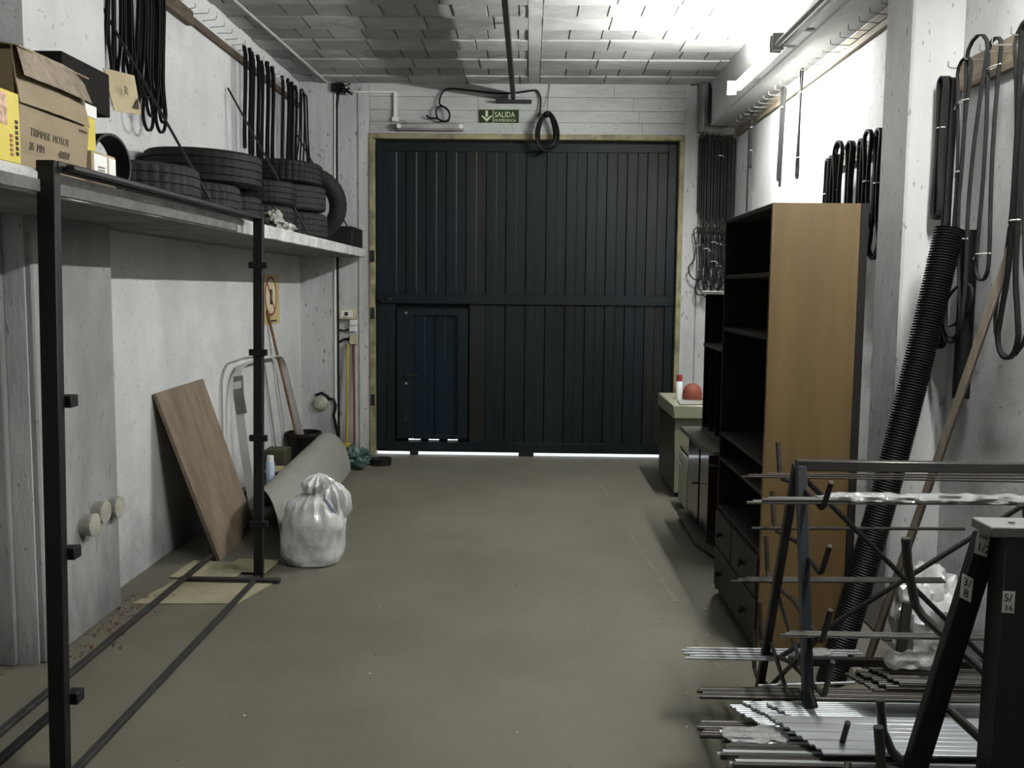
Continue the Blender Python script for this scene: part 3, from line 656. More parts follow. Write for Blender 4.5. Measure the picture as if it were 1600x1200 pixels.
# far right corner bunch, hung on long hooks of a short board on the back wall
hb = thing('hook_board', 'hook board in the right back corner behind the thick bunch of belts', 'hook board', (1.75, YB, 3.08))
MB().box(1.60, 1.92, YB - 0.025, YB, 3.06, 3.13).build('board', M_brd, hb, bevel=0.003)
MB().box(1.60, 1.92, YB - 0.025, YB, 2.20, 2.26).build('board', M_brd, hb, bevel=0.003)
for i in range(6):
    for zz_ in (3.10, 2.23):
        MB().tube([(1.62 + i * 0.05, YB - 0.02, zz_), (1.62 + i * 0.05, YB - 0.14, zz_), (1.62 + i * 0.05, YB - 0.15, zz_ + 0.03)], 0.003, 6).build('hook', M_wire, hb)
gc = 'belts bunched in the right back corner'
for i in range(20):
    x = 1.605 + 0.0155 * i; yv = 8.57 - 0.03 * (i % 4)
    belt_obj((x, yv, 3.08 - 0.02 * (i % 3)), 0.66 + 0.05 * ((i * 5) % 4), 0.026, 'long black belt in the thick bunch in the right back corner' if i != 19 else 'outermost long belt of the corner bunch, against the right wall', gc, 0.022, 0.011, M_rub if i % 6 else M_rub2, along='X', rnd=0.006, tie=(0.15,) if i in (9, 11) else ((0.8,) if i == 8 else None))
gc2 = 'tied belts below the corner bunch'
for i in range(18):
    x = 1.60 + 0.0175 * i; yv = 8.52 - 0.035 * (i % 4)
    belt_obj((x, yv, 2.21 - 0.02 * (i % 3)), 0.34 + 0.06 * ((i * 3) % 4), 0.05 if i else 0.10, 'looped belt with white ties in the lower bunch of the right back corner' if i else 'widest loop at the left of the lower corner bunch', gc2, 0.018, 0.010, M_rub if i % 3 else M_rub2, along='X', rnd=0.01, pinch=0.5, bot=1.8, tie=(0.2, 0.65) if i % 3 == 1 else ((0.4,) if i % 3 == 0 else None))
# belts above the brown cabinet
gq = 'belts hanging behind the top of the brown cabinet'
for i, (yy_, L, gp, xx) in enumerate([(5.62, 0.42, 0.05, 1.84), (5.52, 0.44, 0.06, 1.83), (5.44, 0.44, 0.05, 1.84), (5.36, 0.48, 0.11, 1.82), (5.32, 0.5, 0.14, 1.80), (5.22, 0.52, 0.10, 1.84), (5.16, 0.5, 0.08, 1.81), (5.04, 0.5, 0.06, 1.83), (4.86, 0.5, 0.10, 1.80), (4.80, 0.52, 0.08, 1.83), (4.74, 0.55, 0.07, 1.81), (4.66, 0.55, 0.06, 1.84), (4.62, 0.55, 0.05, 1.81)]):
    z = 2.45 if i < 3 else 2.47
    belt_obj((xx, yy_, z), L, gp, ['leftmost of the three slim belts leaning over the cabinet top', 'middle of the three slim belts over the cabinet top', 'right one of the three slim belts over the cabinet top'][i] if i < 3 else ('coiled black belt hanging above the cabinet, left group' if i < 8 else 'coiled black belt hanging against the column above the cabinet'), gq, 0.02, 0.013, M_rub, pinch=0.5 if i >= 3 else 0.2, lean=0.03 if i < 3 else 0, bot=2.0 if i >= 3 else 1, tie=(0.45,) if i in (0, 3, 8, 10) else None)
# near right belts
gn = 'belts hanging nearest the camera on the right wall'
XN = 1.81
belt_obj((XN, 4.02, 2.57), 0.55, 0.06, 'wide folded belt hanging beside the white column', gn, 0.035, 0.010, M_rub2, pinch=0.5, tie=(0.35,))
belt_obj((XN + 0.02, 3.98, 2.56), 1.10, 0.05, 'long folded belt reaching down behind the corrugated hose', gn, 0.03, 0.008, M_rub2, pinch=0.5, tie=(0.72,), bot=1.6)
belt_obj((XN, 3.84, 2.58), 1.04, 0.12, 'narrow belt loop second from the column, tied twice', gn, 0.012, 0.007, M_rub2, pinch=0.75, tie=(0.12, 0.4), bot=1.3)
belt_obj((XN, 3.74, 2.62), 1.06, 0.17, 'widest belt loop crossing its neighbour on the right wall', gn, 0.014, 0.008, M_rub2, pinch=0.5, lean=0.08, tie=(0.70,), bot=0.9)
belt_obj((XN + 0.03, 3.66, 2.62), 0.85, 0.10, 'belt with a white knot hanging from the third hook', gn, 0.014, 0.008, M_rub2, pinch=0.4, tie=(0.08, 0.95))
belt_obj((XN, 3.38, 2.62), 1.12, 0.06, 'thick belt at the right edge of the picture', gn, 0.018, 0.010, M_rub, pinch=0.4, tie=(0.62,), bot=2.4)
belt_obj((XN + 0.04, 3.44, 2.60), 1.04, 0.18, 'wide open belt loop behind the wooden pole at the right edge', gn, 0.012, 0.006, M_rub2, pinch=0.6, tie=None, bot=1.3)
# loose coiled belt low on the wall beside the hose
m = MB(); pts = []
for i in range(30):
    t = 2 * PI * i / 30; pts.append((1.84, 3.86 + 0.13 * math.cos(t), 1.60 + 0.08 * math.sin(t) - 0.05 * math.cos(t)))
m.ribbon(pts, (1, 0, 0), 0.012, 0.006)
tag(m.build('rubber_belt', M_rub2), 'thin belt bulging sideways beside the corrugated hose', 'belt', gn)

# ================================================================ CEILING RAIL, CONDUITS, CABLES
rl = thing('hanging_rail', 'dark steel rail hanging lengthwise below the middle of the ceiling', 'rail', (-0.17, 7.0, 3.40))
MB().box(-0.195, -0.155, 3.0, 8.54, 3.425, 3.505).build('rail_bar', M_blk2, rl, bevel=0.003)
for yv in (3.8, 4.6, 5.2, 5.85, 6.65, 7.55, 8.3): MB().box(-0.18, -0.165, yv, yv + 0.03, 3.50, CZ - 0.01).build('hanger', M_blk2, rl)
MB().box(-0.34, 0.0, 8.50, 8.60, 3.405, 3.425).build('foot_plate', M_blk2, rl, bevel=0.002)
cd = thing('ceiling_conduit', 'thin pale conduit running along the left of the ceiling', 'conduit', (-1.98, 6, CZ - 0.03))
MB().tube([(-2.08, 3.0, CZ - 0.032), (-2.03, 6.1, CZ - 0.032), (-1.94, 8.55, CZ - 0.035)], 0.011, 8).build('pipe', mat('conduit_grey', (0.4, 0.4, 0.38), 0.6), cd)
jb = thing('junction_cluster', 'dirty black cable junction in the corner under the ceiling', 'junction', (-1.82, 8.55, 3.5))
m = MB()
for i in range(14):
    a = random.uniform(0, 6.28); m.tube([(-1.84 + random.uniform(-.06, .06), 8.56, 3.54 + random.uniform(-.03, .03)), (-1.80 + random.uniform(-.08, .1), 8.53, 3.53 + random.uniform(-.05, .04)), (-1.80 + random.uniform(-.08, .12), 8.57, 3.5 + random.uniform(-.03, .05))], 0.008, 6)
m.build('wires', M_cable, jb); MB().box(-1.90, -1.78, 8.54, 8.60, 3.50, 3.58).build('junction_box', M_blk, jb, bevel=0.005)
# black riser cable at the corner of the pillar
m = MB().tube([(-1.84, 8.585, 3.50), (-1.858, 8.585, 3.35), (-1.862, 8.59, 2.6), (-1.862, 8.59, 0.35), (-1.86, 8.59, 0.02)], 0.013, 8)
tag(m.build('riser_cable', M_cable), 'black cable running down the edge of the back left pillar', 'cable')
m = MB().tube([(-1.868, 8.563, 3.5), (-1.885, 8.563, 1.5), (-1.885, 8.563, 0.1)], 0.007, 8)
tag(m.build('wall_conduit', M_wht), 'thin white conduit beside the black cable on the back pillar', 'conduit')
cn = thing('white_conduit', 'short white conduit dropping from the ceiling over the wall strip light', 'conduit', (-1.3, 8.6, 3.25))
MB().box(-1.70, -1.30, 8.596, 8.618, 3.50, 3.515).build('horizontal_run', M_wht, cn); MB().box(-1.315, -1.285, 8.59, 8.618, 3.27, 3.505).build('drop', M_wht, cn, bevel=0.002)
MB().box(-1.33, -1.27, 8.585, 8.62, 3.235, 3.275).build('socket', M_wht, cn, bevel=0.002)
MB().tube([(-1.27, 8.60, 3.262), (-1.21, 8.60, 3.25), (-1.16, 8.6, 3.215)], 0.003, 6).build('thin_wire', M_wht, cn)
bt = thing('wall_strip_light', 'unlit grey strip light fixed on the wall above the gate', 'light', (-0.96, 8.58, 3.14))
MB().box(-1.275, -0.645, 8.54, 8.605, 3.143, 3.213).build('housing', M_hous, bt, bevel=0.006)
MB().box(-1.24, -0.68, 8.528, 8.54, 3.16, 3.20).build('diffuser', M_diff, bt, bevel=0.004)
for x in (-1.255, -0.665): MB().cyl((x, 8.525, 3.18), 0.022, 0.02, (0, 1, 0), 14).build('end_knob', M_wht, bt)
# exit sign
sg = thing('exit_sign', 'dark green exit sign with pale arrow and letters above the gate', 'sign', (-0.3, 8.6, 3.22))
MB().box(-0.50, -0.305, 8.606, 8.614, 3.228, 3.352).box(-0.295, -0.12, 8.606, 8.614, 3.228, 3.352).build('sign_plate', M_sgn, sg)
sgm = MB(); sgm.box(-0.503, -0.117, 8.6125, 8.6155, 3.224, 3.356).build('pale_border', M_lum, sg)
SX = 0.0
MB().box(-0.3865 - .052, -0.3865 - .028, 8.6035, 8.606, 3.285, 3.34).build('arrow_shaft', M_lum, sg)
MB().prism([(-0.4265, 8.6035, 3.238), (-0.378, 8.6035, 3.288), (-0.378, 8.6035, 3.302), (-0.4265, 8.6035, 3.268), (-0.475, 8.6035, 3.302), (-0.475, 8.6035, 3.288)], (0, 0.0025, 0)).build('arrow_head', M_lum, sg, smooth=False)
sg2 = MB(); sg2.box(-0.365, -0.12, 8.604, 8.606, 3.228, 3.352).build('sign_plate', M_sgn, sg)
MB().box(-0.368, -0.362, 8.603, 8.606, 3.228, 3.352).build('divider', M_lum, sg)
text('SALIDA', 'lettering', 0.074, M_lum, sg, (-0.352, 8.6025, 3.280), (1, 0, 0), (0, 0, 1), sx=0.80)
text('DE EMERGENCIA', 'lettering', 0.034, M_lum, sg, (-0.354, 8.6025, 3.240), (1, 0, 0), (0, 0, 1), sx=0.80)
# cables above gate
cbm = MB().tube(sm([(-1.0, 8.58, 3.29), (-0.965, 8.57, 3.262), (-0.90, 8.56, 3.258), (-0.85, 8.56, 3.235), (-0.80, 8.55, 3.235), (-0.775, 8.55, 3.28), (-0.80, 8.55, 3.34), (-0.86, 8.56, 3.37), (-0.905, 8.56, 3.33), (-0.89, 8.56, 3.26), (-0.84, 8.555, 3.228), (-0.79, 8.555, 3.235), (-0.775, 8.55, 3.29), (-0.80, 8.56, 3.345), (-0.87, 8.57, 3.39), (-0.87, 8.58, 3.45), (-0.84, 8.585, 3.51), (-0.78, 8.585, 3.538), (-0.60, 8.585, 3.525), (-0.35, 8.585, 3.50), (-0.15, 8.585, 3.505), (0.02, 8.585, 3.528), (0.06, 8.585, 3.51), (0.085, 8.585, 3.45), (0.08, 8.57, 3.33), (0.06, 8.55, 3.28)]), 0.0085, 8)
tag(cbm.build('black_cable', M_cable), 'black cable arching over the exit sign and looping above the strip light', 'cable')
cl = thing('cable_coil', 'coil of black cable hanging from the wall over the top of the gate', 'cable', (0.14, 8.5, 3.1))
m = MB()
for k in range(9):
    pts = []; rx = 0.105 + random.uniform(-.025, .02); rz = 0.165 + random.uniform(-.025, .03); ox = random.uniform(-.01, .01); oy = 8.50 + random.uniform(-.03, .03)
    for i in range(28):
        t = 2 * PI * i / 28; pts.append((0.145 + ox + rx * math.cos(t) * (0.85 - 0.2 * math.sin(t)), oy + 0.012 * math.sin(3 * t + k), 3.13 + rz * math.sin(t)))
    m.tube(pts, 0.0085, 6, True)
m.build('cable_loops', M_cable, cl)
m = MB()
for k in range(4): m.tube([(0.145 + .02 * math.cos(q), 8.50 + .05 * math.sin(q), 3.275 + 0.010 * k) for q in [2 * PI * i / 10 for i in range(10)]], 0.007, 6, True)
m.build('wrap', M_cable, cl)
MB().tube([(0.145, 8.52, 3.29), (0.155, 8.59, 3.45), (0.17, 8.60, CZ - 0.02)], 0.004, 6).build('hanging_wire', M_wire, cl)

# ================================================================ grey corner pipe
pp = thing('grey_pipe', 'grey pipe coming down the back right corner beside the beam', 'pipe', (1.615, 8.55, 3.1))
MB().tube([(1.62, 8.545, 3.17), (1.80, 8.545, 3.155)], 0.05, 14).build('foot_pipe', M_hose, pp)
MB().tube([(1.615, 8.55, 3.14), (1.615, 8.55, 3.585)], 0.048, 16).build('vertical_pipe', M_hose, pp)
m = MB().tube([(1.50, 8.605, 3.60), (1.56, 8.60, 3.605), (1.672, 8.575, 3.60), (1.674, 8.49, 3.50), (1.674, 8.49, 3.22)], 0.016, 8)
tag(m.build('black_cable', M_cable), 'thick black cable beside the vertical grey pipe in the back right corner', 'cable')

# ================================================================ BACK-LEFT WALL FITTINGS
ps = thing('warning_poster', 'yellow warning poster with a red prohibition circle on the left wall', 'poster', (XL, 7.6, 1.33))
MB().box(XL, XL + 0.006, 7.30, 7.82, 1.33, 1.76).build('poster_sheet', M_sgy, ps)
MB().lathe([(0.15, 0), (0.17, 0), (0.17, 0.003), (0.15, 0.003)], (XL + 0.006, 7.56, 1.57), (1, 0, 0), 32, True).build('prohibition_ring', M_redd, ps)
MB().bar((XL + 0.008, 7.46, 1.68), (XL + 0.008, 7.66, 1.46), 0.02, 0.003, (1, 0, 0)).build('prohibition_bar', M_redd, ps)
MB().cyl((XL + 0.006, 7.56, 1.57), 0.15, 0.0012, (1, 0, 0), 32).build('cream_disc', M_sgw, ps)
MB().box(XL + 0.007, XL + 0.0085, 7.53, 7.60, 1.50, 1.63).build('black_symbol', M_ink, ps)
MB().box(XL + 0.006, XL + 0.0085, 7.52, 7.72, 1.35, 1.365).build('caption', M_ink, ps)
bk = thing('breaker_box', 'small cream breaker box on the back wall left of the gate', 'electrical box', (-1.77, 8.58, 1.34))
MB().box(-1.845, -1.69, 8.56, 8.62, 1.345, 1.45).build('case', M_beige, bk, bevel=0.004)
MB().box(-1.825, -1.71, 8.555, 8.562, 1.365, 1.43).build('cover', M_whl, bk, bevel=0.002); MB().box(-1.785, -1.755, 8.548, 8.556, 1.38, 1.415).build('breaker', M_ink, bk)
sw = thing('light_switch', 'two stacked white switches under the breaker box', 'switch', (-1.71, 8.58, 1.22))
MB().box(-1.745, -1.675, 8.575, 8.62, 1.285, 1.34).build('upper_switch', M_wht, sw, bevel=0.003); MB().box(-1.75, -1.68, 8.575, 8.62, 1.225, 1.28).build('lower_switch', M_wht, sw, bevel=0.003)
so = MB(); so.box(-1.745, -1.675, 8.57, 8.62, 1.10, 1.19)
tag(so.build('wall_socket', M_beige, bevel=0.004), 'yellowed wall socket just above the yellow broom handle', 'socket')
m = MB(); m.tube([(-1.85, 8.60, 1.24), (-1.80, 8.60, 1.23), (-1.75, 8.60, 1.25)], 0.008, 6); m.tube([(-1.85, 8.60, 1.12), (-1.80, 8.59, 1.15), (-1.745, 8.60, 1.15)], 0.012, 6)
tag(m.build('black_cable', M_cable), 'black cable ends running into the switches', 'cable')
wl = thing('wall_bell', 'round white wall bell with dark cable low on the back pillar', 'bell', (-2.04, 8.55, 0.5))
MB().lathe([(0.0001, 0.05), (0.05, 0.045), (0.075, 0.02), (0.078, 0), (0.0001, 0)], (-2.03, 8.565, 0.52), (0, -1, 0), 24).build('round_cover', M_disc, wl)
MB().tube([(-1.96, 8.56, 0.57), (-1.90, 8.555, 0.56), (-1.88, 8.555, 0.50), (-1.90, 8.555, 0.40), (-1.86, 8.555, 0.20), (-1.84, 8.555, 0.05)], 0.014, 8).build('cable', M_cable, wl)
MB().tube([(-2.08, 8.56, 0.60), (-2.02, 8.555, 0.625), (-1.95, 8.56, 0.58)], 0.012, 8).build('cable_loop', M_cable, wl)
br = thing('broom', 'yellow broom standing head down beside the gate frame', 'broom', (-1.76, 8.5, 0))
MB().tube([(-1.765, 8.585, 1.10), (-1.765, 8.52, 0.15)], 0.013, 10).build('handle', M_broom, br)
MB().lathe([(0.0001, 0), (0.085, 0.01), (0.105, 0.04), (0.09, 0.075), (0.03, 0.11), (0.0001, 0.12)], (-1.765, 8.51, 0.03), (0, 0, 1), 20).build('head', M_broom, br)
st = MB().tube([(-1.71, 8.60, 1.10), (-1.70, 8.56, 0.0)], 0.011, 8)
tag(st.build('red_stick', M_redst), 'thin dark red stick standing beside the yellow broom', 'stick')
lump('green_bag', (-1.58, 7.95, 0), 0.145, 0.11, 0.10, M_green, 'small green plastic bag on the floor by the gate', 'bag', 21, 0.45, 30, crease=0.15)
m = MB()
for k in range(4): m.tube([(-1.38 + 0.10 * math.cos(q), 8.15 + 0.07 * math.sin(q), 0.012 + 0.016 * k) for q in [2 * PI * i / 18 for i in range(18)]], 0.008, 6, True)
tag(m.build('cable_coil', M_cable), 'small dark cable coil on the floor between green bag and gate', 'cable')

# ================================================================ LEFT FLOOR GROUP
bk2 = thing('rusty_bucket', 'rusty black bucket with a stick in it against the left wall', 'bucket', (-2.02, 7.70, 0))
MB().lathe([(0.0001, 0), (0.135, 0), (0.15, 0.30), (0.157, 0.31), (0.157, 0.33), (0.147, 0.33), (0.138, 0.02), (0.0001, 0.015)], (-2.045, 7.96, 0), (0, 0, 1), 28).build('bucket_body', M_blk, bk2)
MB().lathe([(0.150, 0.30), (0.161, 0.305), (0.161, 0.335), (0.150, 0.335)], (-2.045, 7.96, 0), (0, 0, 1), 28, True).build('rusty_rim', M_rust, bk2)
st = MB().tube([(-2.205, 7.42, 1.45), (-2.06, 7.96, 0.05)], 0.012, 8)
tag(st.build('orange_stick', M_stick2), 'orange-brown stick leaning in the rusty bucket', 'stick')
# plywood board
ply = MB()
b0, b1, t1, t0 = Vector((-1.84, 5.17, 0.0)), Vector((-1.88, 5.98, 0.0)), Vector((-2.195, 5.90, 1.03)), Vector((-2.195, 5.14, 1.02))
nrm = (b1 - b0).cross(t0 - b0).normalized() * 0.028
if nrm.x > 0: nrm = -nrm
off = Vector((0, 0, 0.0)) - nrm * 0
ply.prism([b0, b1, t1, t0], nrm)
for v in ply.v:
    v.z = max(v.z, 0.0)
    v.x = max(v.x, XL + 0.004)
tag(ply.build('plywood_board', M_ply, smooth=False, bevel=0.002), 'grey-brown plywood board leaning against the left wall', 'board')
# arched band
ab = thing('arched_band', 'tall arched pale metal band leaning on the left wall behind the plywood', 'hoop', (-2.05, 7.2, 0))
def arch(y0, y1, xt, xb, zt, r=0.22, n=8):
    pts = [Vector((xb, y0 + 0.0, 0.0))]
    def P_(yv, z): return Vector((xb + (xt - xb) * z / zt, yv, z))
    pts = [P_(y0, 0.0), P_(y0 - 0.02, zt * 0.4), P_(y0, zt - r)]
    for i in range(1, n): a = PI - (PI / 2) * i / n; pts.append(P_(y0 + r + r * math.cos(a), zt - r + r * math.sin(a)))
    pts += [P_(y0 + r, zt), P_((y0 + y1) / 2, zt + 0.01), P_(y1 - r, zt)]
    for i in range(1, n): a = PI / 2 - (PI / 2) * i / n; pts.append(P_(y1 - r + r * math.cos(a), zt - r + r * math.sin(a)))
    pts += [P_(y1 + 0.01, zt - r), P_(y1 + 0.17, zt * 0.4), P_(y1 + 0.30, 0.02)]
    return pts
MB().ribbon(arch(6.42, 7.72, -2.16, -2.03, 1.06), (1, 0, 0.2), 0.065, 0.008, False).build('band', M_band, ab)
MB().ribbon([Vector((-2.10, 6.405, 0.72)), Vector((-2.125, 6.415, 0.86)), Vector((-2.145, 6.47, 0.99))], (1, 0, 0.2), 0.072, 0.014, False).build('grey_tape', M_bandd, ab)
m = MB().tube(arch(6.28, 7.35, -2.205, -2.19, 1.09, 0.2), 0.007, 6)
tag(m.build('thin_hoop', M_roll), 'thin grey wire hoop behind the arched band', 'hoop')
# rolled grey sheet
gro = []
for j in range(25):
    s = j / 24; yv = 5.12 + s * 2.62; cx = -1.675 - 0.10 * s; wr = 0.23 - 0.03 * s; hh = 0.33 + 0.03 * s
    r = []
    for i in range(25):
        a = PI * (0.02 + 0.93 * i / 24) ; r.append((cx + wr * math.cos(a), yv + 0.44 * (1 - math.cos(a)) * (1 - s), 0.004 + hh * math.sin(a)))
    gro.append(r)
m = MB(); m.sheet(gro, 0.006)
tag(m.build('rolled_sheet', M_roll), 'half rolled pale grey sheet lying behind the white trash bag', 'sheet')
# spray can and jars
sc = thing('spray_can', 'pale blue and white spray can between roll and bucket', 'can', (-2.04, 6.72, 0))
MB().lathe([(0.0001, 0), (0.033, 0), (0.033, 0.17), (0.026, 0.185), (0.0001, 0.19)], (-1.99, 6.72, 0.12), (0, 0, 1), 18).build('can_body', M_bluec, sc)
MB().lathe([(0.0001, 0), (0.028, 0), (0.026, 0.045), (0.0001, 0.05)], (-1.99, 6.72, 0.305), (0, 0, 1), 18).build('cap', M_wht, sc)
tag(MB().box(-2.18, -1.955, 6.5, 6.9, 0, 0.12).build('low_crate', M_blk2, bevel=0.005), 'low dark crate under the spray can', 'crate')
tag(MB().lathe([(0.0001, 0), (0.06, 0), (0.065, 0.12), (0.055, 0.16), (0.0001, 0.165)], (-2.02, 7.05, 0.0), (0, 0, 1), 18).build('paint_tin', M_blk2), 'dark paint tin beside the low crate', 'tin')
tag(MB().box(-2.19, -2.01, 7.20, 7.40, 0.0, 0.30).build('green_carton', M_olive, bevel=0.004), 'small olive carton in front of the rusty bucket', 'box')
tag(MB().box(-2.10, -1.97, 6.93, 7.12, 0.17, 0.19).build('jar_tray', M_card2, bevel=0.004), 'small beige tray on the paint tin', 'tray')
# white trash bag
tb = thing('trash_bag', 'full white plastic trash bag standing in front of the rolled sheet', 'bag', (-1.285, 5.20, 0))
m = MB(); vs = []; fs = []; n = 64; prof = [(0.0, 0.0), (0.10, 0.0), (0.155, 0.006), (0.175, 0.05), (0.182, 0.14), (0.182, 0.24), (0.172, 0.31), (0.145, 0.37), (0.10, 0.405), (0.06, 0.425), (0.045, 0.44)]
import bisect
def pint(u):
    k = u * (len(prof) - 1); i = min(int(k), len(prof) - 2); f = k - i; return (prof[i][0] * (1 - f) + prof[i + 1][0] * f, prof[i][1] * (1 - f) + prof[i + 1][1] * f)
RR = 44
for i in range(RR + 1):
    r, z = pint(i / RR)
    for j in range(n):
        th = 2 * PI * j / n; d = Vector((math.cos(th), math.sin(th), z * 4))
        f = 1 + 0.10 * noise.noise(d * 1.5) + 0.05 * noise.noise(d * 4) - 0.07 * abs(noise.noise(Vector((math.cos(th) * 6, math.sin(th) * 6, z * 9)))) - (0.22 * abs(math.sin(th * 7 + 2 * noise.noise(d))) * max(0, z - 0.28) / 0.15)
        vs.append((-1.285 + r * f * math.cos(th) * 1.08 + (0.02 * z), 5.20 + r * f * math.sin(th) * 0.9, max(0, z + 0.012 * noise.noise(d * 3) * (z > 0.02))))
for i in range(RR):
    for j in range(n): fs.append((i * n + j, i * n + (j + 1) % n, (i + 1) * n + (j + 1) % n, (i + 1) * n + j))
m.add(vs, fs); m.build('bag_body', M_bag, tb)
# gathered tuft and second bulge
def tuft(c, r, h, seed, name, lean=(0, 0)):
    m = MB(); vs = []; fs = []; n = 48; R_ = 16
    for i in range(R_ + 1):
        u = i / R_; rr = r * (0.35 + 1.0 * math.sin(PI * min(1, u * 0.9 + 0.08))); z = h * u
        if u > 0.85: rr *= (1 - (u - 0.85) / 0.15 * 0.9)
        for j in range(n):
            th = 2 * PI * j / n; f = 1 - 0.30 * abs(math.sin(th * 6 + seed + u * 2)) + 0.25 * noise.noise((math.cos(th) * 3 + seed, math.sin(th) * 3, u * 3))
            vs.append((c[0] + lean[0] * u + rr * f * math.cos(th), c[1] + lean[1] * u + rr * f * math.sin(th), c[2] + z))
    for i in range(R_):
        for j in range(n): fs.append((i * n + j, i * n + (j + 1) % n, (i + 1) * n + (j + 1) % n, (i + 1) * n + j))
    m.add(vs, fs); return m.build(name, M_bag, tb)
tuft((-1.275, 5.20, 0.415), 0.075, 0.13, 1.0, 'gathered_top', (0.03, 0))
tuft((-1.20, 5.25, 0.20), 0.105, 0.30, 5.0, 'side_bulge', (0.01, 0))
M_bprint = mat('faint_blue_print', (0.28, 0.32, 0.50), 0.4)
m = MB(); m.sheet([[(-1.20 + i * 0.018, 5.105 + i * 0.004, 0.40 - i * 0.028 + k * 0.03) for i in range(5)] for k in range(2)], 0.001); m.build('blue_print', M_bprint, tb)
# papers on the floor
def paper(pts, label, z=0.002):
    m = MB(); m.prism([(x, y, z) for x, y in pts], (0, 0, 0.003)); return tag(m.build('paper_sheet', M_paper, smooth=False), label, 'paper', 'paper sheets on the floor by the plywood')
paper([(-2.045, 4.43), (-1.50, 4.46), (-1.40, 4.82), (-1.95, 4.90)], 'large beige paper sheet on the floor under the frame foot')
paper([(-2.02, 4.85), (-1.66, 4.78), (-1.62, 5.12), (-2.0, 5.16)], 'torn beige sheet half under the plywood board', 0.006)
paper([(-1.75, 4.95), (-1.50, 4.93), (-1.48, 5.18), (-1.74, 5.20)], 'beige sheet next to the rolled grey sheet', 0.010)
# dirt along the wall foot
m = MB()
for i in range(160):
    yv = random.uniform(2.6, 4.6); x = (-2.09 if yv > 3.7 else -2.5) + abs(random.gauss(0, 0.10)); r = random.uniform(0.008, 0.03)
    m.add([(x - r, y_, 0) for y_ in (yv,)] + [(x, yv - r, 0), (x + r, yv, 0), (x, yv + r, 0), (x, yv, r * 0.5)], [(0, 1, 4), (1, 2, 4), (2, 3, 4), (3, 0, 4)])
tag(m.build('loose_dirt', M_dirt), 'loose brown dirt along the foot of the left pillar', 'dirt', kind='stuff')
# pipe stubs on pillar
for i, (yy_, z, L) in enumerate(((4.05, 0.525, 0.045), (4.17, 0.555, 0.040), (4.33, 0.54, 0.035))):
    t = thing('pipe_stub', ['nearest and largest capped pipe stub on the grey pillar', 'middle capped pipe stub on the grey pillar', 'farthest capped pipe stub on the grey pillar'][i], 'pipe', (-2.09, yy_, z), 'capped pipe stubs on the left pillar')
    MB().lathe([(0.052, 0), (0.052, L), (0.045, L), (0.045, 0)], (-2.09, yy_, z), (1, 0.0, 0), 24, True).build('pipe', M_roll, t)
    MB().lathe([(0.0001, 0), (0.054, 0), (0.054, 0.012), (0.03, 0.018), (0.0001, 0.016)], (-2.09 + L, yy_, z), (1, 0, 0), 24).build('cap', M_disc, t)

# ================================================================ BLACK STEEL FRAME
fm = thing('steel_frame', 'tall black steel rack frame standing in front of the left wall', 'frame', (-1.55, 3.9, 0))
MB().hexa([(-1.605, 2.83, 0.0), (-1.55, 2.83, 0.0), (-1.55, 2.87, 0.0), (-1.605, 2.87, 0.0)], [(-1.575, 2.83, 2.045), (-1.515, 2.83, 2.045), (-1.515, 2.87, 2.045), (-1.575, 2.87, 2.045)]).build('post', M_blk, fm, bevel=0.003)
MB().hexa([(-1.545, 4.86, 0.0), (-1.495, 4.86, 0.0), (-1.495, 4.90, 0.0), (-1.545, 4.90, 0.0)], [(-1.515, 4.86, 2.04), (-1.463, 4.86, 2.04), (-1.463, 4.90, 2.04), (-1.515, 4.90, 2.04)]).build('post', M_blk, fm, bevel=0.003)
MB().box(-1.55, -1.51, 2.85, 4.90, 2.015, 2.045).build('top_bar', M_blk2, fm, bevel=0.003)
MB().box(-1.50, -1.47, 2.87, 4.90, 2.018, 2.036).build('top_bar', M_blk2, fm, bevel=0.003)
MB().box(-1.945, -1.375, 4.78, 4.82, 0.0, 0.025).build('foot_bar', M_bar, fm, bevel=0.003)
MB().box(-1.535, -1.505, 1.0, 4.86, 0.0, 0.022).build('base_bar', M_bar, fm, bevel=0.003)
MB().box(-1.912, -1.88, 1.0, 5.9, 0.026, 0.046).build('base_bar', M_bar, fm, bevel=0.003)
MB().box(-1.83, -1.795, 1.5, 3.41, 0.0, 0.022).build('base_bar', M_blk, fm, bevel=0.003)
for z in (0.30, 0.79, 1.27, 1.75): MB().box(-1.565 + 0.013 * z, -1.465 + 0.013 * z, 4.852, 4.875, z, z + 0.035).build('lug', M_blk, fm, bevel=0.002)
for z in (1.245, 0.73, 0.225): MB().box(-1.57 + 0.013 * z, -1.525 + 0.013 * z, 2.87, 2.92, z, z + 0.04).build('lug', M_blk, fm, bevel=0.002)

# ================================================================ RIGHT: CABINETS
cb = thing('wooden_cabinet', 'tall brown wooden cabinet with open shelves and drawers on the right', 'cabinet', (1.24, 4.3, 0))
cx0, cx1, cy0, cy1, cz = 1.035, 1.445, 3.85, 4.755, 2.03
MB().box(cx0, cx1 - 0.035, cy0, cy0 + 0.022, 0.03, cz).build('side_panel', M_cab, cb, bevel=0.002)
MB().box(cx0, cx1 - 0.035, cy1 - 0.022, cy1, 0.03, cz).build('side_panel', M_cabi, cb, bevel=0.002)
MB().box(cx1 - 0.035, cx1, cy0 - 0.001, cy1, 0.03, cz).build('back_panel', M_cabi, cb, bevel=0.002)
MB().box(cx0, cx1 - 0.035, cy0 + 0.022, cy1 - 0.022, cz - 0.022, cz - 0.001).build('top_panel', M_cabd, cb, bevel=0.002)
for z in (1.735, 1.46, 0.90, 0.765, 0.50): MB().box(cx0 + 0.004, cx1 - 0.037, cy0 + 0.022, cy1 - 0.022, z - 0.02, z).build('shelf_board', M_cabd, cb, bevel=0.002)
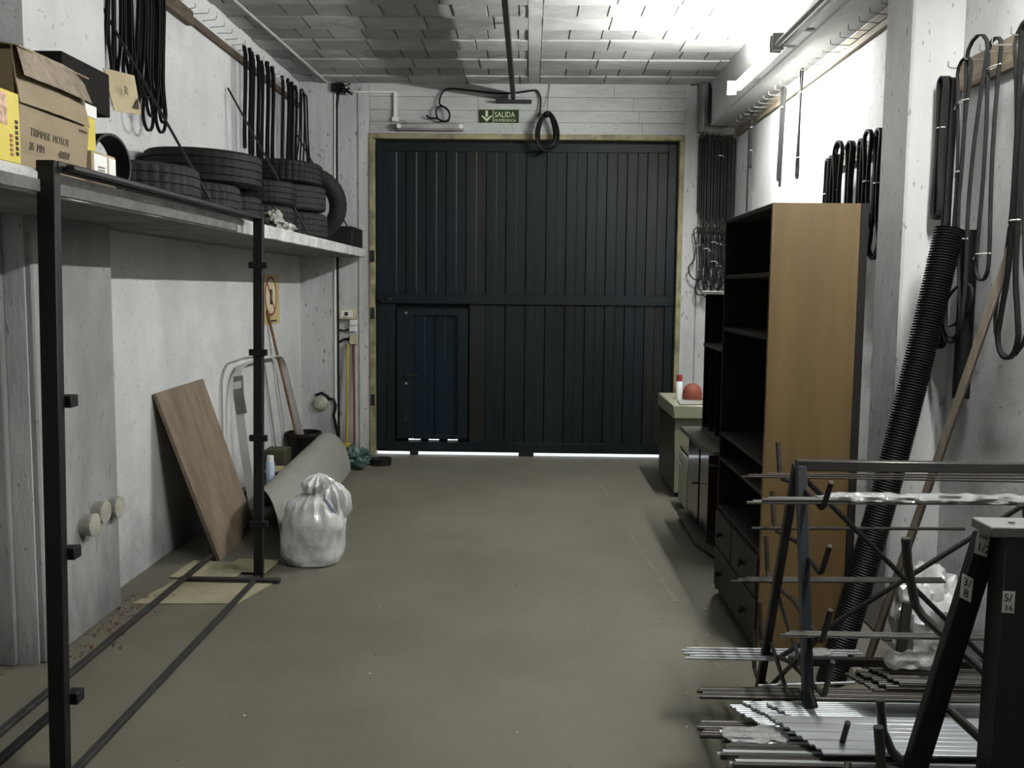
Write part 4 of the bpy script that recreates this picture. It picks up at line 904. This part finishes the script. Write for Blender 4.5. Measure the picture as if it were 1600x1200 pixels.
MB().box(cx0 + 0.002, cx0 + 0.30, cy0 + 0.5, cy0 + 0.52, 0.28, 0.48).build('divider', M_cabd, cb)
def drawer(y0, y1, z0, z1, knobs):
    d = MB().box(cx0 - 0.012, cx0 + 0.30, y0, y1, z0, z1).build('drawer', M_cabd, cb, bevel=0.003)
    for k in knobs:
        MB().lathe([(0.0001, 0), (0.012, 0), (0.010, 0.012), (0.02, 0.02), (0.018, 0.03), (0.0001, 0.034)], (cx0 - 0.012, k, (z0 + z1) / 2), (-1, 0, 0), 14).build('knob', M_blk, d)
drawer(cy0 + 0.026, cy0 + 0.50, 0.285, 0.475, (cy0 + 0.24,)); drawer(cy0 + 0.522, cy1 - 0.026, 0.285, 0.475, (cy0 + 0.72,))
drawer(cy0 + 0.026, cy1 - 0.026, 0.06, 0.278, (cy0 + 0.20, cy0 + 0.72))
MB().box(cx0 + 0.02, cx1, cy0 + 0.01, cy1 - 0.01, 0.0, 0.05).build('plinth', M_blk, cb, bevel=0.002)
# mahogany tv cabinet
tv = thing('mahogany_cabinet', 'low dark red mahogany cabinet with a dusty top behind the brown cabinet', 'cabinet', (1.35, 5.9, 0))
MB().box(1.17, 1.62, 5.42, 6.28, 0.08, 0.65).build('body', M_mah, tv, bevel=0.003)
MB().prism([(1.13, 5.34, 0.65), (1.64, 5.34, 0.65), (1.64, 6.34, 0.65), (1.10, 6.34, 0.65), (1.09, 5.62, 0.65)], (0, 0, 0.03)).build('top_board', M_mah2, tv, smooth=False, bevel=0.002)
MB().prism([(1.16, 5.34, 0.02), (1.64, 5.34, 0.02), (1.64, 6.34, 0.02), (1.10, 6.34, 0.02), (1.09, 5.62, 0.02)], (0, 0, 0.05)).build('plinth', M_mah2, tv, smooth=False, bevel=0.002)
dr = MB().box(1.115, 1.17, 5.40, 5.425, 0.09, 0.64).box(1.15, 1.17, 5.46, 5.83, 0.09, 0.64).build('door', M_mah, tv, bevel=0.002)
MB().box(1.118, 1.165, 5.392, 5.402, 0.575, 0.59).build('handle', M_chrome, dr)
MB().box(1.145, 1.17, 5.86, 6.24, 0.09, 0.64).build('door', M_mah, tv, bevel=0.002)
MB().cyl((1.10, 5.86, 0.37), 0.008, 0.05, (1, 0, 0), 10).build('latch', M_chrome, tv)
for x_, y_ in ((1.16, 5.42), (1.58, 5.42), (1.16, 6.25), (1.58, 6.25)): MB().box(x_, x_ + .04, y_, y_ + .04, 0, 0.021).build('foot', M_blk, tv)
# tall bookcase on top of it
bc = thing('dark_bookcase', 'narrow dark bookcase with a pale top standing on the mahogany cabinet', 'bookcase', (1.4, 6.0, 0.68))
MB().box(1.225, 1.53, 5.56, 5.58, 0.68, 1.63).build('side_panel', M_mah, bc, bevel=0.002); MB().box(1.225, 1.53, 6.18, 6.20, 0.68, 1.63).build('side_panel', M_mah, bc, bevel=0.002)
MB().box(1.51, 1.53, 5.58, 6.18, 0.68, 1.63).build('back_panel', M_mah, bc); MB().box(1.20, 1.54, 5.54, 6.22, 1.63, 1.652).build('top_board', M_whl, bc, bevel=0.002)
for z in (1.29, 0.70): MB().box(1.215, 1.51, 5.58, 6.18, z - 0.02, z).build('shelf_board', M_mah2, bc, bevel=0.002)
for y_ in (5.78, 5.99): MB().box(1.23, 1.50, y_, y_ + 0.012, 0.70, 1.27).build('divider', M_mah, bc)
# beige box
bg_ = thing('beige_cabinet', 'small beige metal cabinet between the cream cabinet and the mahogany one', 'cabinet', (1.3, 6.6, 0))
MB().box(1.185, 1.50, 6.42, 6.80, 0.03, 0.44).build('body', M_olive, bg_, bevel=0.004); MB().box(1.172, 1.186, 6.43, 6.79, 0.04, 0.43).build('door', M_cream, bg_, bevel=0.003)
MB().box(1.164, 1.172, 6.60, 6.76, 0.335, 0.35).build('handle', M_chrome, bg_); MB().box(1.18, 1.505, 6.41, 6.81, 0.44, 0.455).build('top_board', M_olive, bg_, bevel=0.003)
MB().box(1.20, 1.49, 6.44, 6.78, 0, 0.03).build('plinth', M_blk, bg_)
# cream cabinet
ol = thing('cream_cabinet', 'worn cream enamel cabinet with an olive side beside the gate', 'cabinet', (1.4, 7.4, 0))
MB().box(1.165, 1.172, 7.0, 7.78, 0.05, 0.64).build('olive_side', M_olive, ol, bevel=0.002); MB().box(1.172, 1.72, 6.995, 7.80, 0.04, 0.64).build('body', M_cream, ol, bevel=0.004)
MB().box(1.15, 1.74, 6.96, 7.83, 0.64, 0.75).build('lid', M_cream, ol, bevel=0.008); MB().box(1.152, 1.738, 6.958, 6.962, 0.64, 0.65).build('lid_seam', M_olive, ol)
MB().box(1.20, 1.70, 7.03, 7.75, 0, 0.04).build('plinth', M_blk, ol)
bo = thing('glue_bottle', 'white bottle with a red cap standing on the cream cabinet', 'bottle', (1.24, 7.4, 0.75))
MB().lathe([(0.0001, 0), (0.026, 0), (0.028, 0.02), (0.028, 0.14), (0.02, 0.155), (0.0001, 0.16)], (1.255, 7.35, 0.75), (0, 0, 1), 18).build('bottle_body', M_wht, bo)
MB().lathe([(0.0001, 0), (0.024, 0), (0.024, 0.05), (0.0001, 0.052)], (1.255, 7.35, 0.905), (0, 0, 1), 18).build('cap', M_redd, bo)
hd = thing('helmet', 'round orange-red helmet lying on the cream cabinet', 'helmet', (1.36, 7.4, 0.75))
MB().lathe([(0.082, 0), (0.08, 0.05), (0.065, 0.095), (0.035, 0.12), (0.0001, 0.126)], (1.375, 7.40, 0.755), (0, 0, 1), 24).build('shell', M_orng, hd)
MB().lathe([(0.0001, 0), (0.095, 0), (0.095, 0.008), (0.0001, 0.01)], (1.375, 7.39, 0.75), (0, 0, 1), 24).build('brim', M_redst, hd)
tag(MB().prism([(1.20, 6.98, 0.751), (1.42, 6.99, 0.751), (1.40, 7.2, 0.751), (1.22, 7.22, 0.751)], (0, 0, 0.012)).build('folded_cloth', M_roll, smooth=False, bevel=0.003), 'grey folded cloth on the front of the cream cabinet', 'cloth')
tag(MB().box(1.46, 1.66, 7.02, 7.25, 0.751, 0.765).build('white_tray', M_whl, bevel=0.003), 'flat white tray on the right of the cream cabinet', 'tray')

# ================================================================ RIGHT: hose, poles, white bag
hs = MB(); pts = []; rr = []
A_ = Vector((1.30, 3.66, 0.0)); B_ = Vector((1.765, 3.80, 1.92)); nseg = 340
for i in range(nseg + 1):
    u = i / nseg; p = A_.lerp(B_, u) + Vector((0.02 * math.sin(u * PI), 0, 0)); pts.append(p); rr.append(0.0545 if i % 2 else 0.060)
hs.tube(pts, rr, 14)
tag(hs.build('corrugated_hose', M_tube), 'long black corrugated hose leaning against the white column', 'hose')
m = MB().tube([(1.88, 3.86, 1.92), (1.87, 3.84, 1.20)], 0.035, 14)
tag(m.build('black_pipe', M_tube), 'short black pipe end behind the corrugated hose', 'pipe')
m = MB().bar((1.50, 3.80, 0.0), (1.905, 3.45, 2.05), 0.040, 0.028)
tag(m.build('wooden_pole', M_stick, bevel=0.004), 'pale brown wooden pole leaning across the right wall', 'pole')
wbg = lump('white_bag', (1.745, 3.77, 0), 0.15, 0.16, 0.235, M_bag, 'white plastic bag on the floor behind the rod rack', 'bag', 33, 0.25, 48, crease=0.18)
m = MB().tube([(1.56, 3.62, 0.0), (1.60, 3.64, 0.36)], 0.022, 12); tag(m.build('grey_tube', M_arm), 'short grey tube standing in front of the white bag at right', 'tube')
m = MB().bar((1.545, 3.66, 0.0), (1.545, 3.665, 0.40), 0.04, 0.006, (0, 1, 0)); 

# ================================================================ ROD RACK (far)
rk = thing('rod_rack', 'blue-grey A-frame rack holding steel rods at lower right', 'rack', (0.92, 2.95, 0))
ap = Vector((0.915, 2.95, 1.07))
MB().bar((0.905, 2.66, 0.0), ap + Vector((0, -0.01, 0)), 0.038, 0.03, (1, 0, 0)).build('leg', M_blue, rk, bevel=0.002)
MB().bar((0.905, 3.36, 0.0), ap + Vector((0, 0.03, 0)), 0.028, 0.028, (1, 0, 0)).build('leg', M_post, rk, bevel=0.002)
MB().box(0.90, 1.86, 2.93, 2.965, 1.055, 1.09).build('top_bar', M_arm, rk, bevel=0.003)
MB().bar((1.84, 2.66, 0.0), (1.84, 2.94, 1.07), 0.038, 0.03, (1, 0, 0)).build('leg', M_blue, rk, bevel=0.002)
MB().bar((1.84, 3.36, 0.0), (1.84, 2.98, 1.07), 0.028, 0.028, (1, 0, 0)).build('leg', M_post, rk, bevel=0.002)
MB().tube([(0.93, 2.97, 1.03), (1.84, 3.08, 0.16)], 0.009, 8).build('cross_brace', M_post, rk); MB().tube([(1.84, 2.96, 1.06), (0.92, 3.12, 0.33)], 0.009, 8).build('cross_brace', M_post, rk)
for xx in (0.905, 1.84):
    for zn, zf, yn, yf, tip in ((0.975, 0.975, 2.74, 3.17, 0.10), (0.77, 0.77, 2.73, 3.22, 0.11), (0.56, 0.56, 2.70, 3.28, 0.13), (0.405, 0.265, 2.66, 3.34, 0.14), (0.285, 0.12, 2.52, 3.42, 0.14)):
        MB().tube([(xx + 0.02, yn - 0.07, zn + tip), (xx + 0.02, yn - 0.01, zn + 0.01), (xx + 0.02, yn + 0.01, zn), (xx + 0.02, (yn + yf) / 2, (zn + zf) / 2 + 0.03), (xx + 0.02, yf, zf), (xx + 0.02, yf + 0.05, zf + 0.02), (xx + 0.02, yf + 0.085, zf + tip + 0.02)], 0.0085, 8).build('rod_hook', M_rust, rk)
MB().tube([(0.92, 3.20, 0.56), (0.91, 2.68, 0.36)], 0.008, 8).build('side_brace', M_post, rk); MB().tube([(0.92, 3.27, 0.36), (0.91, 2.62, 0.12)], 0.008, 8).build('side_brace', M_post, rk)
MB().tube([(0.92, 3.32, 0.10), (0.92, 2.72, 0.56)], 0.008, 8).build('side_brace', M_post, rk)

def rod(x0, x1, y, z, r, mt, label, grp, dy=0.0, dz=0.0, sq=False):
    m = MB()
    if sq: m.bar((x0, y, z), (x1, y + dy, z + dz), r * 2, r * 2)
    else: m.tube([(x0, y, z), (x1, y + dy, z + dz)], r, 8)
    return tag(m.build('metal_rod', mt), label, 'rod', grp)
G = 'rods on the top hooks of the rack'
for i in range(4): rod(0.76 + 0.03 * i + random.uniform(0, .02), 1.85, 3.13 + 0.012 * i, 0.992 + 0.004 * (i % 2), 0.0035, M_brown, 'thin dark rod on the far top hook of the rack', G, 0, -0.005 + 0.004 * i)
for i in range(7): rod(0.69 + 0.012 * i * (1 + (i % 2)), 1.86, 2.745 + 0.011 * (i % 4), 0.990 + 0.010 * (i // 4), 0.0048, M_steel, 'grey rod on the near top hook, left end sticking out of the film', G, 0, 0.012)
G = 'rods on the second hooks of the rack'
rod(0.825, 1.60, 3.20, 0.785, 0.006, M_brown, 'single dark rod lying alone on the second far hook', G, 0, 0.01)
G = 'rods on the third hooks of the rack'
for i in range(3): rod(0.76 + 0.03 * i, 1.55, 3.22 + 0.014 * i, 0.578 + 0.002 * i, 0.005, M_steel, 'rod lying on the third far hook of the rack', G, 0, 0.01)
for i in range(3): rod(0.80 + 0.02 * i, 1.52, 2.72 + 0.013 * i, 0.572, 0.006, M_steel, 'rod lying on the third near hook of the rack', G)
G = 'rods on the fourth hooks of the rack'
for i in range(9): rod(0.60 + 0.02 * (i % 3), 1.16 + 0.06 * (i % 3), 3.22 + 0.012 * i, 0.279 + 0.004 * (i % 2), 0.005, M_silv, 'bright rod sticking out at left from the fourth hooks', G, 0, 0.0)
rod(0.98, 1.80, 3.20, 0.285, 0.014, M_post, 'thick black square bar behind the bubble wrap', 'dark bars at the middle of the rack', sq=True)
rod(0.83, 1.17, 3.05, 0.255, 0.005, M_silv, 'single bright rod crossing the rack legs at a slant', 'loose bright rods', 0, 0.018)
rod(0.765, 1.22, 3.00, 0.250, 0.005, M_silv, 'single bright rod low between the rack legs', 'loose bright rods')
G = 'bundle of dark rods right of the middle'
for i in range(26):
    a, b = i % 9, i // 9
    rod(1.02 + 0.035 * b + 0.012 * (8 - a) * 0.5 + random.uniform(0, 0.02), 1.78, 2.665 + 0.014 * a, 0.422 + 0.013 * b, 0.0062, M_steel if i % 4 else M_brown, 'grey rod in the dense dark bundle below the bubble wrap', G)
G = 'bundle of bright rods below the dark bundle'
for i in range(34):
    a, b = i % 12, i // 12
    rod(0.655 + 0.05 * b + 0.012 * (12 - a) * 0.6 + random.uniform(0, 0.01), 1.80, 2.66 + 0.0125 * a, 0.300 + 0.012 * b, 0.0055, M_silv, 'bright rod in the wide silver bundle below the dark one', G, 0.01, 0.004)
G = 'dark rod ends at the lower left'
for i in range(6): rod(0.575 + 0.008 * (i % 3), 1.5, 2.82 + 0.014 * i, 0.318, 0.0062, M_brown if i % 2 else M_steel, 'dark rod sticking out farthest at the lower left', G, 0.0, 0.0)
for i in range(6): rod(0.548 + 0.010 * (i % 3), 1.5, 2.66 + 0.017 * i, 0.268, 0.0078, M_steel if i % 2 else M_brown, 'thicker grey bar end below the silver bundle at the lower left', 'thick bar ends at the lower left')
G = 'film-wrapped bars near the floor'
for i in range(8): rod(0.60 + 0.01 * (i % 3), 1.7, 2.525 + 0.016 * i, 0.300, 0.0075, M_post if i % 2 else M_silv, 'bar with its left end in clear film, beside the flat strips', G)
G = 'flat strips at the bottom of the rack'
for i in range(9):
    t = MB().bar((0.76 + 0.022 * (8 - i) * 0.5, 2.43 + 0.025 * i, 0.346 + 0.002 * (i % 2)), (1.80, 2.43 + 0.025 * i, 0.348), 0.024, 0.006)
    tag(t.build('flat_strip', M_silv, bevel=0.001), 'bright flat metal strip in the bottom layer of the rack', 'strip', G)
G = 'dark bars at the bottom edge'
for i in range(14): rod(0.565 + 0.012 * (i % 5), 1.6, 2.40 + 0.017 * (i % 7), 0.300 + 0.017 * (i // 7), 0.0075, (M_brown, M_steel, M_silv)[i % 3], 'square bar in the lowest bundle at the bottom edge', G, 0, 0, True)
# plastic film around rods
def film(name, x0, x1, y, z, ry, rz, label, seed, n=40):
    m = MB(); vs = []; fs = []; k = 14
    for i in range(n + 1):
        u = i / n; e = min(1, 8 * u, 8 * (1 - u)) ** 0.5 if 0 < u < 1 else 0.35
        for j in range(k):
            th = 2 * PI * j / k; f = (0.85 + 0.45 * noise.noise((u * (x1 - x0) * 28 + seed, math.cos(th) * 1.5, math.sin(th) * 1.5))) * max(e, 0.35)
            vs.append((x0 + (x1 - x0) * u, y + ry * f * math.cos(th), z + rz * f * math.sin(th)))
    for i in range(n):
        for j in range(k): fs.append((i * k + j, i * k + (j + 1) % k, (i + 1) * k + (j + 1) % k, (i + 1) * k + j))
    fs.append(tuple(reversed(range(k)))); fs.append(tuple(n * k + j for j in range(k)))
    m.add(vs, fs); return tag(m.build(name, M_film), label, 'plastic film')
film('plastic_film', 0.91, 1.75, 2.76, 1.008, 0.030, 0.018, 'crinkled clear film wrapped round the top rods', 2, 90)
film('bubble_wrap', 1.145, 1.305, 2.745, 0.488, 0.042, 0.033, 'short crinkled roll of bubble wrap lying on the dark rod bundle', 8, 36)
film('plastic_film', 0.60, 0.80, 2.59, 0.312, 0.055, 0.010, 'clear film over the left ends of the lowest bars', 12, 24)
film('plastic_film', 1.0, 1.16, 3.26, 0.297, 0.03, 0.012, 'thin clear film strip on the bright rods of the fourth hooks', 15, 20)

# ================================================================ NEAR UPRIGHT RACK (dark)
ur = thing('upright_rack', 'dark steel upright rack with bent arms and paper size tags at lower right', 'rack', (1.2, 2.3, 0))
MB().box(1.145, 1.75, 2.16, 2.26, 1.052, 1.078).build('top_cap', M_hose, ur, bevel=0.003)
MB().cyl((1.215, 2.20, 1.078), 0.008, 0.006, (0, 0, 1), 10).build('bolt', M_wire, ur)
MB().hexa([(1.18, 2.16, 0.0), (1.70, 2.16, 0.0), (1.70, 2.24, 0.0), (1.18, 2.24, 0.0)], [(1.185, 2.165, 1.052), (1.70, 2.165, 1.052), (1.70, 2.24, 1.052), (1.185, 2.24, 1.052)]).build('column', M_post, ur, bevel=0.003)
MB().bar((1.055, 2.46, 0.0), (1.178, 2.24, 1.04), 0.062, 0.03, (0, 1, 0.2)).build('slanted_leg', M_post, ur, bevel=0.003)
for (pts, r) in (([(1.050, 2.42, 0.975), (1.058, 2.42, 0.90), (1.085, 2.42, 0.785), (1.105, 2.41, 0.755), (1.21, 2.32, 0.66), (1.38, 2.14, 0.50)], 0.013),
                 ([(1.000, 2.42, 0.51), (1.012, 2.42, 0.42), (1.04, 2.42, 0.36), (1.10, 2.38, 0.30), (1.2, 2.3, 0.2)], 0.013),
                 ([(1.155, 2.38, 0.52), (1.25, 2.28, 0.44), (1.36, 2.15, 0.33)], 0.013),
                 ([(0.975, 2.36, 0.46), (0.99, 2.36, 0.33), (1.0, 2.36, 0.25)], 0.014),
                 ([(0.905, 2.38, 0.345), (0.87, 2.34, 0.29)], 0.010)):
    MB().tube(pts, r, 10).build('bent_arm', M_arm, ur)
def tagp(c, ux, uz, w_, h_, s, name='paper_tag'):
    c = Vector(c); ux = Vector(ux).normalized(); uz = Vector(uz).normalized(); nn = ux.cross(uz)
    o = MB().prism([c - ux * w_ / 2 - uz * h_ / 2, c + ux * w_ / 2 - uz * h_ / 2, c + ux * w_ / 2 + uz * h_ / 2, c - ux * w_ / 2 + uz * h_ / 2], nn * 0.001).build(name, M_whl, ur, smooth=False)
    for i, (ln, sz, dx, dz) in enumerate(s): text(ln, 'lettering', sz, M_ink, ur, c + ux * dx + uz * dz + nn * 0.002, ux, uz, ext=0.0004)
tagp((1.157, 2.222, 1.020), (1, 0, -0.35), (0.10, 0, 1), 0.034, 0.062, [('1/2', 0.028, -0.014, -0.022), ('mm', 0.016, -0.012, 0.012)])
tagp((1.120, 2.215, 0.905), (1, 0, -0.5), (0.05, 0, 1), 0.032, 0.062, [('3/', 0.03, -0.012, 0.004), ('8', 0.03, -0.008, -0.024)])
tagp((1.196, 2.158, 0.890), (1, 0, -0.05), (0.0, 0, 1), 0.030, 0.055, [('5/', 0.028, -0.013, 0.002), ('16', 0.022, -0.010, -0.022)])
